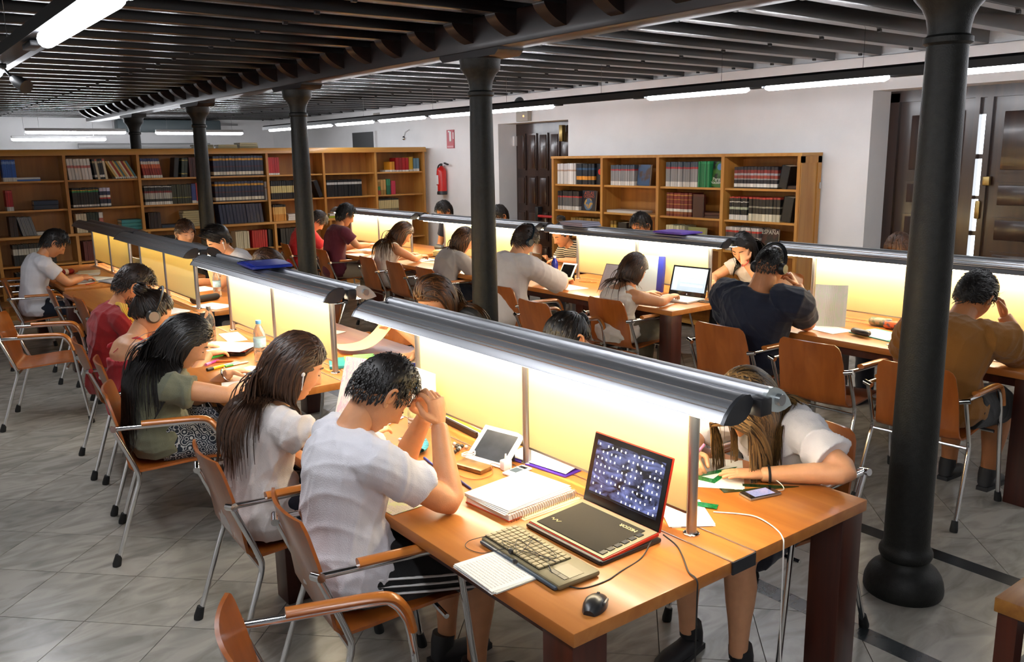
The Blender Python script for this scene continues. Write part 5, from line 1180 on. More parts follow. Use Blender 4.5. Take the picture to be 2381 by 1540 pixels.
def screen_emit(name, a, b, strength=1.2, scale=5):
    m, nt, bs = _nt(name); N = nt.nodes; L = nt.links; tc = N.new('ShaderNodeTexCoord'); nz = N.new('ShaderNodeTexNoise'); nz.inputs['Scale'].default_value = scale; nz.inputs['Detail'].default_value = 4; nz.inputs['Distortion'].default_value = 1.5; L.new(tc.outputs['Generated'], nz.inputs['Vector'])
    cr = N.new('ShaderNodeValToRGB'); cr.color_ramp.elements[0].color = _c(a); cr.color_ramp.elements[1].color = _c(b); cr.color_ramp.elements[0].position = .38; cr.color_ramp.elements[1].position = .72; L.new(nz.outputs['Fac'], cr.inputs[0]); L.new(cr.outputs[0], bs.inputs['Emission Color']); bs.inputs['Emission Strength'].default_value = strength; bs.inputs['Base Color'].default_value = (.01, .01, .012, 1); bs.inputs['Roughness'].default_value = .15
    return m
# ---- the red-edged laptop on its stand
red_edge = mat('laptop_red', '#b8301c', .35, .3); deck = mat('laptop_deck', '#8f8468', .45, .3)
lp = thing('laptop', 'open red-edged laptop with a desktop full of icons on the nearest table', 'laptop', (1.70, 1.83, .752), -PI/2)
Tt = Matrix.Rotation(math.radians(3.5), 4, 'X')
b_ = obj('base', MB().box((0, 0, .008), (.345, .235, .012), T=Tt, bev=.004), lp, red_edge); obj('palm_deck', MB().box((0, 0, .0148), (.337, .227, .002), T=Tt), b_, deck)
mt = obj('desk_mat', MB().box((-.005, -.005, .0172), (.285, .195, .0025), T=Tt, bev=.001), b_, mat('black_mat', '#2a241a', .9))
gold = mat('gold_print', '#e0cf96', .5)
o = obj('lettering', textmesh('MISSOR', .021, gold), b_); o.matrix_local = Tt @ Matrix.Translation((.09, .068, .0188)) @ Matrix.Rotation(PI, 4, 'Z')
sq = MB(); sq.tube(bez([(-.13+.006*k, -.055+.006*math.sin(k*2.1), .0195) for k in range(8)], 4), .0012, 5, T=Tt); obj('mat_logo', sq, b_, gold)
kk = MB()
for k in range(6): kk.box((.145-.0*k, -.09+.03*k, .0172), (.016, .022, .003), T=Tt)
obj('edge_keys', kk, b_, blackp)
Th = Matrix.Translation((0, .116, .018)) @ Matrix.Rotation(math.radians(-14), 4, 'X')
lid = obj('lid', MB().box((0, .004, .118), (.345, .007, .235), T=Th, bev=.003), lp, red_edge); obj('bezel', MB().box((0, -.0008, .118), (.337, .003, .228), T=Th), lid, mat('glossy_black', (.006, .006, .007), .12))
wall_ = screen_emit('desktop_wallpaper', '#0a0c1c', '#8f9be0', .9, 3.2)
sc = obj('screen', MB().box((0, -.0026, .124), (.30, .001, .178), T=Th), lid, wall_)
ic = MB()
for i in range(15):
    for j in range(8):
        if (i*7+j*5) % 6 == 0 or (2 < i < 6 and j < 2): continue
        ic.box((-.136+.0195*i, -.0034, .046+.0222*j), (.0050, .0006, .0070), T=Th)
obj('icons', ic, lid, emit('icon_white', (.8, .82, .9), .8))['kind'] = 'stuff'
tb = MB(); tb.box((0, -.0034, .0385), (.298, .0006, .006), T=Th); obj('taskbar', tb, lid, mat('taskbar', '#10121c', .3))
obj('stand', MB().box((-.16, 0, -.004), (.03, .25, .014), bev=.005).box((.16, 0, -.004), (.03, .25, .014), bev=.005).box((0, -.12, -.002), (.34, .02, .012), bev=.004), lp, blackp)
for s in (-.12, .12): obj('hinge', MB().tube([(s-.025, .117, .016), (s+.025, .117, .016)], .006, 10), lp, red_edge)
# ---- external keyboard
kb = thing('keyboard', 'grey and black keyboard with a touchpad in front of the laptop', 'keyboard', (1.465, 1.81, TZ), math.radians(-92))
obj('keyboard_body', MB().box((0, 0, .011), (.385, .150, .018), bev=.008), kb, mat('keyboard_body', '#7d7356', .45))
obj('front_lip', MB().box((0, -.077, .008), (.37, .014, .010), bev=.004), kb, mat('keyboard_lip', '#3a4a5a', .35))
keym = mat('key_black', '#26231c', .4); key_mesh = MB().box((0, 0, .003), (.0165, .0175, .006), bev=.0015).mesh('key', [mat('key_top', '#8c8062', .45)])
obj('key_well', MB().box((-.048, -.006, .0203), (.275, .118, .0012)), kb, keym)
for r_ in range(6):
    for c_ in range(14):
        k = obj('key', key_mesh, kb); k.location = (-.176+.0197*c_, -.054+.0195*r_, .0207)
obj('touchpad', MB().box((.142, 0, .0204), (.072, .052, .0012)), kb, mat('touchpad', '#6d644a', .35)); obj('touchpad_buttons', MB().box((.125, -.036, .0206), (.034, .014, .002)).box((.160, -.036, .0206), (.034, .014, .002)), kb, keym)
# earphones on the keyboard
wire = mat('black_wire', (.012, .012, .012), .5)
ep = thing('earphones', 'tangled black in-ear earphones lying on the keyboard', 'earphones', (1.44, 1.82, TZ+.022))
rw = random.Random(5); pts = [(rw.uniform(-.05, .06), rw.uniform(-.10, .10), .008+rw.uniform(0, .006)) for k in range(12)]
obj('wire', MB().tube(bez(pts, 5), .0011, 6), ep, wire)
for px_, py_ in ((-.045, .03), (-.075, -.03)):
    obj('ear_bud', MB().ball((px_, py_, .009), (.008, .008, .009)).tube([(px_, py_, .009), (px_+.008, py_+.006, .012)], [.005, .003], 8), ep, blackp)
cable('thin black wire looping left of the keyboard', [(1.41, 1.99, TZ+.024), (1.37, 2.03, TZ+.004), (1.34, 2.0, TZ+.003), (1.355, 1.94, TZ+.003), (1.39, 1.90, TZ+.018), (1.42, 1.88, TZ+.026)], wire, .0011)
cable('dark cable running from the laptop past the keyboard corner', [(1.78, 1.655, .76), (1.70, 1.62, TZ+.002), (1.60, 1.60, TZ+.002), (1.52, 1.585, TZ+.002), (1.44, 1.60, TZ+.002), (1.41, 1.66, TZ+.012), (1.43, 1.72, TZ+.027)], wire, .002)
cable('black power cable hanging over the near end of the nearest table', [(1.83, 1.655, .765), (1.84, 1.61, TZ+.003), (1.80, 1.55, TZ+.003), (1.74, 1.475, TZ+.003), (1.725, 1.432, TZ-.001), (1.72, 1.425, .68), (1.72, 1.425, .40), (1.73, 1.43, .10), (1.75, 1.45, .003)], wire, .0024)
# mouse
ms = thing('computer_mouse', 'black computer mouse at the corner of the nearest table', 'mouse', (1.41, 1.505, TZ), math.radians(-62))
P = []
for i in range(13):
    t_ = i/12; y_ = -.052+.104*t_; w_ = .031*math.sin(PI*min(1, max(0, .06+.88*t_)))**.45*(1-.12*(t_ > .5)*(t_-.5)); row_ = []
    hh = .036*math.sin(PI*(.08+.84*t_))**.7*(1-.25*t_)
    for j in range(11):
        a = PI*j/10; row_.append((w_*math.cos(a), y_, hh*math.sin(a)**.8+.0005))
    P.append(row_)
obj('mouse_shell', MB().grid(P).add([p for p in P[0]], [tuple(range(11))]).add([p for p in P[-1]], [tuple(range(10, -1, -1))]).mesh('mouse_shell', [mat('mouse_black', (.02, .02, .022), .3)]), ms)
obj('scroll_wheel', MB().tube([(-.003, .022, .0235), (.003, .022, .0235)], .007, 12), ms, rubber); obj('thumb_button', MB().box((.029, .0, .02), (.006, .03, .008), bev=.002), ms, mat('mouse_grey', (.1, .1, .1), .3))
paper_stack('stapled printed sheets half under the keyboard', 1.378, 1.82, .20, .27, -92, 8, pr, t=.0009)
# notebooks
nb = thing('spiral_notebook', 'open spiral notebook piled with sheets beside the laptop', 'notebook', (1.70, 2.19, TZ), math.radians(4))
obj('back_cover', MB().box((0, .0, .002), (.31, .225, .003)), nb, mat('cover_orange', '#c8502a', .5)); obj('pages', MB().box((0, 0, .013), (.305, .22, .018)), nb, paper)
for i in range(4): obj('loose_sheet', MB().box((.004*i-.01, .006*i, .0235+.0028*i), (.30, .22, .0012), T=Matrix.Rotation(.03*(i-1.5), 4, 'Z')), nb, paper)
coil = mat('copper_coil', (.5, .32, .2), .3, .9); cm_ = MB()
for i in range(30):
    x_ = -.148+.0102*i; cm_.tube([(x_, -.112+.013*math.cos(a), .014+.015*math.sin(a)) for a in np.linspace(0, 2*PI, 10)], .0014, 5)
obj('spiral', cm_, nb, coil)
paper_stack('loose cream sheets sticking out from under the spiral notebook', 1.73, 2.08, .25, .06, 2, 3, mat('cream_paper', '#d8c8a0', .7))
# white tablet leaning on its cover, charger, phones
tb_ = thing('tablet', 'white tablet with a dark screen leaning beside the lamp post', 'tablet', (1.80, 2.55, TZ), math.radians(-78)); Tb = Matrix.Translation((0, .0, .003)) @ Matrix.Rotation(math.radians(-50), 4, 'X')
obj('case', MB().box((0, .004, .085), (.208, .006, .162), T=Tb, bev=.002), tb_, white); obj('display', MB().box((0, .0002, .085), (.16, .003, .124), T=Tb), tb_, mat('tablet_glass', '#2a2d33', .25, 0, .3, 14)); obj('home_button', MB().box((.093, 0, .085), (.008, .003, .008), T=Tb), tb_, alu_trim); obj('support_flap', MB().box((0, .095, .033), (.15, .005, .06), bev=.001), tb_, mat('dark_flap', '#20242c', .6))
wp = one('leather_phone_case', MB().box((0, 0, .009), (.075, .145, .018), bev=.006), mat('gold_leather', '#8a6a42', .3, .5, .35, 22), 'bronze shiny phone case in front of the tablet', 'phone case', (1.745, 2.545, TZ), 14)
cw = mat('white_cable', (.8, .78, .76), .5)
cable('coiled white charging cable on the bronze phone case', [(1.78+.028*math.cos(a)*(1+.1*math.sin(3*a)), 2.62+.022*math.sin(a), TZ+.022+.001*a) for a in np.linspace(0, 13, 26)], cw, .002, 'white_cable', 2)
cable('orange earphone wire tangled in front of the tablet', [(1.70, 2.60, TZ+.003), (1.66, 2.53, TZ+.003), (1.68, 2.44, TZ+.003), (1.76, 2.44, TZ+.004), (1.80, 2.50, TZ+.02), (1.84, 2.44, TZ+.004), (1.86, 2.40, TZ+.003)], mat('orange_wire', '#c85a30', .5), .0012, 'earphone_wire')
ch_ = thing('charger_plug', 'white charger plug standing in front of the tablet', 'charger', (1.835, 2.455, TZ)); obj('plug_body', MB().box((0, 0, .02), (.04, .03, .04), bev=.006), ch_, white); obj('plug_pin', MB().tube([(0, 0, .038), (0, 0, .062)], [.006, .003], 8), ch_, white)
w2 = thing('music_player', 'slim white device lying beside the notebook pile', 'phone', (1.85, 2.405, TZ), math.radians(8)); obj('body', MB().box((0, 0, .005), (.11, .052, .009), bev=.003), w2, white); obj('display', MB().box((-.005, 0, .0101), (.04, .035, .001)), w2, mat('device_glass', '#4a5a66', .2)); obj('display', MB().box((.032, 0, .0101), (.018, .035, .001)), w2, mat('device_glass2', '#15181c', .2))
pc = MB()
for i in range(9):
    pass
Pp = []
for i in range(11):
    t_ = i/10; row_ = []
    for j in range(13):
        a = 2*PI*j/12; rr = math.sin(PI*(.04+.92*t_))**.35; row_.append((-.085+.17*t_, .045*rr*math.cos(a), .022+.021*rr*math.sin(a)))
    Pp.append(row_)
seq = mat('blue_sequins', '#3f9fb8', .25, .3, .6, 160, .8, 220)
pcs = thing('pencil_case', 'glittering light blue pencil case beside the man\'s forearm', 'pencil case', (1.70, 2.87, TZ), math.radians(62)); obj('pouch', MB().grid(Pp).mesh('pouch', [seq]), pcs); obj('zip', MB().box((0, .0, .0435), (.15, .006, .003)), pcs, blackp)
us = thing('usb_stick', 'white usb stick beside the light blue pencil case', 'usb stick', (1.72, 3.01, TZ), math.radians(20)); obj('body', MB().box((0, 0, .006), (.06, .022, .011), bev=.003), us, white); obj('usb_window', MB().box((-.008, 0, .0117), (.026, .016, .001)), us, blackp)
bottle('small water bottle with a blue cap behind the man\'s hands', 1.80, 3.05, .215, .033, '#3f6fd0', lab='#d8e4a0')
br = MB(); bl = MB()
for i in range(26):
    a = i*.42; (br if i % 3 else bl).ball((.055*math.cos(a)*(1-.012*i)+.001*i, .035*math.sin(a)+.004*i, .009+.002*(i % 2)), .0085, 8, 6)
o = thing('bead_bracelet', 'grey beaded bracelet lying beside the tablet', 'bracelet', (1.80, 2.72, TZ), .4); obj('beads', br, o, mat('dark_beads', '#3a3630', .3, .4)); obj('beads', bl, o, mat('pale_beads', '#c8c0b4', .3, .3))
pen('blue pen lying by the light blue pencil case', 1.645, 2.68, -100, '#24308c'); pen('dark blue pen lying beside the man\'s elbow', 1.625, 2.43, -98, '#1c2470', .13)
paper_stack('sheet with green marks under the man\'s right elbow', 1.385, 2.50, .20, .28, 2, 2, pr_g)
fo = thing('ring_binder', 'white and lime spiral folder lying along the glowing screen', 'folder', (2.03, 3.02, TZ), math.radians(-4)); obj('folder_cover', MB().box((0, 0, .008), (.09, .38, .014), bev=.003), fo, paper); obj('lime_band', MB().box((-.02, 0, .0156), (.02, .37, .001)), fo, mat('lime', '#b8d030', .5)); cm2 = MB()
for i in range(34): cm2.tube([(.006+.012*math.cos(a), -.18+.0108*i, .016+.008*math.sin(a)) for a in np.linspace(0, PI, 6)], .0012, 5)
obj('spiral', cm2, fo, mat('dark_coil', (.05, .05, .06), .3, .8)); obj('tray', MB().box((-.055, 0, .012), (.012, .40, .024)), fo, mat('brown_tray', '#2a1a12', .5))
pu = thing('plastic_folder', 'purple folder with white sheets beside the lamp post', 'folder', (2.04, 2.42, TZ), math.radians(8)); obj('folder_cover', MB().box((0, 0, .003), (.23, .32, .004)), pu, mat('purple_plastic', '#4a2a9c', .35)); 
Ps = [[(-.10+.2*i/6, -.15+.3*j/8, .008+.012*math.sin(PI*i/6)) for j in range(9)] for i in range(7)]; obj('curled_sheet', MB().sheet(Ps, .0012), pu, paper)
paper_stack('white sheet standing against the far half of the glowing screen', 1.90, 3.14, .004, .20, 0, 1, blank, TZ, .26, jit=0)
# girl with the earphones: held sheet and papers
hs = thing('paper_sheet', 'handwritten sheet with pink notes held by the earphones girl', 'paper', (1.66, 3.34, .78), math.radians(-62)); hs.rotation_euler = (math.radians(-24), 0, math.radians(-62)); obj('sheet', MB().sheet([[(-.105+.21*i/6, .012*math.sin(i/6*PI), .26*j/6) for j in range(7)] for i in range(7)], .001), hs, pr_p)
paper_stack('fanned white papers overhanging the far end of the nearest table', 1.70, 3.36, .21, .29, 24, 5, blank, jit=.02)
# drawing girl's things
phn = thing('smartphone', 'smartphone with lit screen in front of the drawing girl', 'phone', (2.362, 1.695, TZ), math.radians(-14)); obj('phone_body', MB().box((0, 0, .005), (.132, .064, .009), bev=.003), phn, mat('phone_steel', (.5, .5, .52), .3, .9)); obj('phone_glass', MB().box((0, 0, .0098), (.128, .060, .001)), phn, MATS['glossy_black']); obj('phone_screen', MB().box((0, 0, .0105), (.086, .052, .0004)), phn, screen_emit('phone_lit', '#b8b4e0', '#e0e0ff', .9, 14))
cable('white earphone cable plugged into the smartphone', [(2.43, 1.672, TZ+.006), (2.455, 1.666, TZ+.006), (2.475, 1.69, TZ+.012), (2.47, 1.73, TZ+.03)], cw, .0017, 'white_cable')
green = mat('green_acrylic', '#1f9a58', .12, trans=.55); dgreen = mat('dark_green_acrylic', '#123a20', .15, trans=.25)
def set_square(label, x, y, rz, a, b, m, z=TZ):
    poly = [(0, 0), (a, 0), (0, b)]; k = .42; cx, cy = a/3.4, b/3.4; inn = [(cx+(p-cx)*k, cy+(q_-cy)*k) for p, q_ in poly]; t = MB(); hgt = .002; n = 3
    vs = [(p, q_, zz) for zz in (0, hgt) for p, q_ in poly+inn]; fs = []
    for i in range(3):
        j = (i+1) % 3; fs += [(i, i+3, j+3, j), (6+i, 6+j, 9+j, 9+i), (i, j, 6+j, 6+i), (3+i, 9+i, 9+j, 3+j)]
    t.add(vs, fs); return one('set_square', t, m, label, 'set square', (x, y, z), rz)
paper_stack('white drawing paper under the girl\'s hands', 2.40, 1.94, .22, .30, -50, 2, blank)
set_square('bright green set square under the girl\'s left hand', 2.32, 1.86, 15, .20, .12, green, TZ+.0026)
set_square('dark green set square beside the smartphone', 2.28, 1.785, -28, .28, .10, dgreen)
paper_stack('white sheets lying at the foot of the near lamp post', 2.04, 1.76, .14, .20, -35, 3, blank, jit=.012)
one('green_ruler', MB().box((0, 0, .0011), (.17, .034, .002)), green, 'green ruler lying across the sheets by the lamp post', 'ruler', (2.12, 1.79, TZ+.0038), -62)
pk = thing('pen', 'pink pen held by the drawing girl', 'pen', (2.335, 1.985, TZ+.05)); pk.rotation_euler = (math.radians(20), math.radians(35), 0); obj('barrel', MB().tube([(0, 0, -.055), (0, 0, -.045), (0, 0, .08)], [.001, .0045, .005], 10), pk, mat('pen_pink', '#d87fb0', .35)); obj('clip', MB().box((.006, 0, .06), (.002, .004, .035)), pk, white)
cable('white cable falling over the near end of the table', [(2.12, 1.70, TZ+.003), (2.17, 1.64, TZ+.003), (2.19, 1.58, TZ+.006), (2.17, 1.50, TZ+.004), (2.13, 1.44, TZ+.002), (2.12, 1.428, .70), (2.12, 1.425, .45), (2.14, 1.43, .2), (2.10, 1.46, .06), (1.98, 1.50, .003)], cw, .0022, 'white_cable')
# ---- second table
bottle('large water bottle with a light blue cap beside the closed laptop', 1.80, 4.80, .245, .036, '#5fa0d8', lab='#a8d0e0'); bottle('water bottle with a dark cap behind the olive girl\'s head', 1.76, 5.56, .235, .034, '#4a4a50', lab=None)
lc = thing('laptop', 'closed black and dark red laptop under white papers on the second table', 'laptop', (1.72, 5.18, TZ), math.radians(-38)); obj('base', MB().box((0, 0, .012), (.33, .24, .020), bev=.004), lc, MATS['glossy_black']); obj('lid', MB().box((0, .002, .027), (.325, .235, .009), bev=.003), lc, mat('lid_dark_red', '#6a141a', .25))
paper_stack('white papers lying on the closed laptop', 1.72, 5.18, .24, .33, 40, 4, blank, TZ+.0318, jit=.02)
pen('pink highlighter on the second table', 1.56, 4.93, 35, '#d83f9c', .12, .008, '#e07fc0', cat='highlighter'); pen('yellow highlighter with black cap on the second table', 1.53, 4.78, 20, '#e0d020', .12, .009, '#181818', cat='highlighter'); pen('green highlighter held above the second table', 1.60, 4.98, 20, '#2fae4a', .11, .008, z=TZ+.02, cat='highlighter'); pen('green and white pen lying by the bottle', 1.66, 4.80, 10, '#d8e0d0', .15, .0055, '#4aa84a'); pen('light blue pen lying next to the green one', 1.62, 4.83, 14, '#9ac0d8', .14, .005); pen('orange pen behind the highlighters', 1.62, 4.92, -30, '#d8702a', .12, .006)
paper_stack('white paper under the olive girl\'s wrists', 1.50, 4.28, .21, .29, -18, 2, blank); paper_stack('white sheet beside the large water bottle', 1.68, 4.58, .18, .22, 30, 2, blank)
paper_stack('papers lying along the far screen of the second table', 1.92, 5.60, .12, .30, -8, 4, blank)
cable('dark cable coiled at the middle lamp post of the second table', [(1.92+.03*math.cos(a), 5.02+.05*math.sin(a), TZ+.004+.004*a) for a in np.linspace(0, 15, 28)], wire, .0016, 'cable', 2)
I3 = PEOPLE['girl in olive blouse with very long black hair, writing']
# right side of the second table
tf = thing('plastic_folder', 'teal folder with green and yellow notes on it', 'folder', (2.20, 4.38, TZ), math.radians(-24)); obj('folder_cover', MB().box((0, 0, .009), (.30, .22, .017), bev=.003), tf, mat('teal_plastic', '#2f9ca0', .35)); obj('notes_pad', MB().box((.02, .01, .024), (.16, .13, .012)), tf, mat('yellow_notes', '#d8d858', .6)); obj('notes_pad', MB().box((.05, .03, .031), (.12, .10, .004)), tf, mat('green_notes', '#7fd070', .6))
bf = thing('plastic_folder', 'dark blue folder under a cream sheet at the far end of the second table', 'folder', (2.42, 4.20, TZ), math.radians(-20)); obj('folder_cover', MB().box((0, 0, .012), (.24, .26, .024), bev=.004), bf, mat('blue_plastic', '#2a3590', .35)); obj('sheet', MB().box((-.01, .01, .0252), (.23, .26, .002)), bf, mat('cream_paper2', '#d8c8a8', .7))
cs_ = thing('paper_sheet', 'long cream sheet curving up to a hand at the second table', 'paper', (0, 0, 0)); cpts = [(2.22, 4.62, .775), (2.28, 4.56, .770), (2.36, 4.51, .785), (2.42, 4.47, .83), (2.46, 4.44, .885), (2.49, 4.42, .93)]
cpath = bez(cpts, 4); obj('sheet', MB().sheet([[tuple(p+Vector((.09*j/4*.5, .21*j/4, .0))) for j in range(5)] for p in cpath], .0015), cs_, mat('cream_paper3', '#d9c4a0', .7))
paper_stack('white papers at the far end of the second table, right side', 2.42, 5.35, .22, .30, 20, 3, blank); pen('black pen with a green end beside the teal folder', 2.14, 4.66, 15, '#1a1c18', .16, .005, '#4a9a3a')
# ---- third and fourth tables
bottle('water bottle with a blue cap in front of the earphones boy', 2.44, 7.42, .24, .034, '#3a4fb0', lab='#a8cfe8')
bc_ = thing('glasses_case', 'long black padded case on the third table', 'case', (2.26, 7.22, TZ), math.radians(24)); obj('shell', MB().tube(bez([(-.13, 0, .028), (-.10, 0, .032), (0, .01, .03), (.10, -.01, .03), (.13, 0, .028)], 4), [(.012, .010)]+[(.034, .028)]*15+[(.02, .02)], 14, ref=(0, 0, 1)), bc_, mat('black_fabric', (.02, .02, .02), .6))
for i, (x, y, rz) in enumerate(((2.24, 6.92, 20), (2.52, 6.95, -10), (2.48, 7.95, 8), (2.40, 8.3, -20), (1.88, 6.95, 15))):
    paper_stack(['white papers by the near lamp post of the third table', 'white papers behind the blue-capped bottle', 'open white notebook under the earphones boy\'s elbow', 'white notes beyond the earphones boy', 'white papers on the left side of the third table'][i], x, y, .21, .29, rz, 4, blank if i != 3 else pr, jit=.015)
lt = thing('laptop', 'open laptop in front of the boy in black', 'laptop', (2.40, 9.2, TZ), math.radians(92)); obj('base', MB().box((0, 0, .009), (.33, .23, .016), bev=.004), lt, alu); obj('lid', MB().box((0, .125, .12), (.33, .008, .22), T=Matrix.Rotation(math.radians(-10), 4, 'X')), lt, blackp)
paper_stack('white sheet under the hand of the boy in white', 1.74, 9.30, .21, .29, 10, 2, blank)
for i, (x, y, rz, n_) in enumerate(((1.90, 9.36, 30, 6), (2.0, 9.10, 12, 5), (1.92, 9.95, -12, 7), (2.42, 9.7, 5, 5))):
    paper_stack(['open book beside the boy in white', 'blue-grey folder with papers nearest on the fourth table', 'pile of notes against the amber screen', 'yellowish papers on the far side of the fourth table'][i], x, y, .21, .29, rz, n_, [blank, mat('greyblue_paper', '#9aa0b0', .6), blank, mat('cream_paper4', '#d8b868', .7)][i], t=.003, jit=.02)
rp = thing('pencil_case', 'red and white pencil case beyond the boy in white', 'pencil case', (1.72, 10.05, TZ), .5); obj('pouch', MB().tube([(-.10, 0, .03), (-.08, 0, .03), (.08, 0, .03), (.10, 0, .03)], [.015, .03, .03, .015], 14), rp, mat('red_fabric', '#8f1420', .6)); obj('stripe', MB().tube([(-.02, 0, .03), (.02, 0, .03)], .0308, 14), rp, white)
pen('yellow pencil beside the boy in white', 1.80, 9.14, 40, '#d8a020', .16, .004); pen('red pen beside the boy in white', 1.77, 9.10, 45, '#b02020', .15, .004)
bottle('small bottle behind the amber screen', 2.42, 9.45, .22, .032, '#c8c8d0', lab='#d8c890')
# ---- right row
bottle('small dark blue bottle with a white cap', 5.34, 6.30, .21, .034, '#d8d8d8', body=mat('blue_glass', '#1c2a9c', .1, trans=.45), lab=None)
def tablet(label, x, y, rz, tilt=35, m=None):
    t = thing('tablet', label, 'tablet', (x, y, TZ), math.radians(rz)); Tq = Matrix.Translation((0, 0, .003)) @ Matrix.Rotation(math.radians(-tilt), 4, 'X'); obj('case', MB().box((0, .004, .10), (.165, .007, .20), T=Tq, bev=.002), t, m or white); obj('display', MB().box((0, .0, .10), (.135, .003, .165), T=Tq), t, MATS['glossy_black']); obj('support_flap', MB().box((0, .105, .05), (.12, .005, .09)), t, blackp)
tablet('white tablet propped up in front of the headphones boy', 5.20, 6.02, -80); tablet('black tablet held by the girl in stripes', 5.98, 7.22, 95, 50, blackp)
paper_stack('white sheet under the headphones boy\'s hand', 5.02, 5.72, .21, .29, -5, 2, blank); paper_stack('white sheets at the edge left of the tank top girl', 4.96, 5.08, .30, .21, -4, 3, blank); paper_stack('white sheet under the tank top girl\'s elbow', 4.95, 4.62, .21, .25, 15, 2, blank)
cs2 = thing('document_holder', 'standing sheet holder with printed page beside the tank top girl', 'document holder', (5.14, 5.34, TZ), math.radians(-82)); obj('panel', MB().box((0, .005, .125), (.24, .006, .25), T=Matrix.Rotation(math.radians(-28), 4, 'X')), cs2, mat('grey_board', '#6a6a6c', .5)); obj('page', MB().box((0, .0, .125), (.225, .002, .235), T=Matrix.Rotation(math.radians(-28), 4, 'X')), cs2, printed('holder_page', '#8a8a96', '#c9c8d2')); obj('foot', MB().box((0, .10, .004), (.2, .2, .008)), cs2, white)
wb = thing('ring_binder', 'white and blue binder standing open against the screen', 'binder', (5.36, 5.08, TZ), math.radians(-75)); obj('front_cover', MB().box((-.02, 0, .155), (.20, .006, .31), T=Matrix.Rotation(math.radians(-8), 4, 'X')), wb, mat('pale_binder', '#b8ccd8', .5)); obj('spine', MB().box((.10, .02, .155), (.05, .05, .31), T=Matrix.Rotation(math.radians(-8), 4, 'X'), bev=.003), wb, mat('blue_binder', '#2a35a0', .45)); obj('clip', MB().box((-.06, -.006, .315), (.03, .012, .012)), wb, mat('yellow_clip', '#d8b020', .4))
sl = thing('laptop', 'silver laptop with a document on its screen in the right row', 'laptop', (5.22, 4.62, TZ), math.radians(-84)); obj('base', MB().box((0, 0, .009), (.36, .245, .017), bev=.005), sl, mat('silver_plastic', (.66, .68, .7), .35, .4)); obj('keys', MB().box((0, .02, .0182), (.31, .11, .001)), sl, mat('pale_keys', (.5, .52, .55), .5))
Th2 = Matrix.Translation((0, .118, .015)) @ Matrix.Rotation(math.radians(-16), 4, 'X'); ld = obj('lid', MB().box((0, .004, .125), (.36, .008, .25), T=Th2, bev=.003), sl, MATS['glossy_black']); obj('screen', MB().box((0, -.0006, .138), (.325, .001, .195), T=Th2), ld, emit('document_screen', (.36, .46, .58), .8)); dk = MB()
for i, (x_, z_, w_, h_) in enumerate(((.03, .20, .22, .02), (.03, .165, .22, .018), (.03, .13, .22, .03), (.03, .09, .22, .02), (-.13, .138, .04, .18))): dk.box((x_, -.0014, z_), (w_, .0005, h_), T=Th2)
obj('document_lines', dk, ld, emit('document_pale', (.5, .6, .72), .75)); obj('maker_logo', MB().tube([(0, -.0008, .018), (0, .0, .018)], .006, 14, T=Th2), ld, alu_trim)
cable('tangled black cable at the near corner of the laptop table', [(5.30+.05*math.cos(a*1.7), 4.40+.07*math.sin(a), TZ+.004+.002*(a % 3)) for a in np.linspace(0, 14, 24)], wire, .003, 'cable', 2)
cable('yellow charging cable behind the white tablet', [(5.36+.04*math.cos(a*1.3), 5.85+.08*math.sin(a), TZ+.004) for a in np.linspace(0, 9, 16)], mat('tan_wire', '#b8803a', .5), .003, 'cable', 2)
paper_stack('papers in front of the girl holding her hair', 5.86, 4.72, .25, .30, 12, 5, blank, jit=.02)
hsh = thing('paper_sheet', 'sheet with green and pink highlights standing beside the big man', 'paper', (5.13, 3.20, TZ+.004), math.radians(-62)); hsh.rotation_euler = (math.radians(-22), 0, math.radians(-62)); obj('sheet', MB().sheet([[(-.105+.21*i/6, .01*math.sin(i/6*PI), .29*j/6) for j in range(7)] for i in range(7)], .001), hsh, printed('sheet_pastel', '#c0d0c8', '#e8ecea', hi='#cfead0'))
paper_stack('white sheet flat beneath the standing highlighted sheet', 5.06, 3.16, .2, .26, -12, 2, blank)
tl = thing('plastic_folder', 'mint green folder with a white sheet on the table behind the empty chair', 'folder', (5.14, 2.82, TZ), math.radians(-14)); obj('folder_cover', MB().box((0, 0, .003), (.24, .33, .005)), tl, mat('mint_plastic', '#3fae98', .4)); obj('sheet', MB().box((-.012, .008, .0065), (.21, .30, .001)), tl, paper)
gm = thing('glasses_case', 'dark grey glasses case lying on the mint folder', 'case', (5.02, 2.90, TZ+.0072), math.radians(70)); obj('shell', MB().tube([(-.08, 0, .02), (-.06, 0, .02), (.06, 0, .02), (.08, 0, .02)], [(.012, .01), (.03, .02), (.03, .02), (.012, .01)], 14, ref=(0, 0, 1)), gm, mat('grey_case', '#3a3634', .4))
for lab_, x, y, c1, c2, nm in (('floral pencil case below the bright screen', 5.40, 2.98, '#9a8a70', '#5a6a50', 'floral_pouch'), ('orange and navy pencil case below the bright screen', 5.37, 2.86, '#c85a2a', '#28304a', 'orange_pouch'), ('red pencil case partly behind the near column', 5.36, 2.66, '#c02038', '#5a2040', 'red_pouch')):
    q_ = thing('pencil_case', lab_, 'pencil case', (x, y, TZ), math.radians(-80)); obj('pouch', MB().tube([(-.075, 0, .03), (-.06, 0, .032), (.06, 0, .032), (.075, 0, .03)], [(.02, .018), (.034, .03), (.034, .03), (.02, .018)], 14, ref=(0, 0, 1)), q_, twotone(nm, c1, c2, 22))
paper_stack('white paper in front of the empty chair between the two big men', 4.98, 2.50, .21, .29, -8, 3, blank); paper_stack('white sheet by the mustard man\'s elbow', 5.06, 1.98, .21, .25, 6, 3, blank)
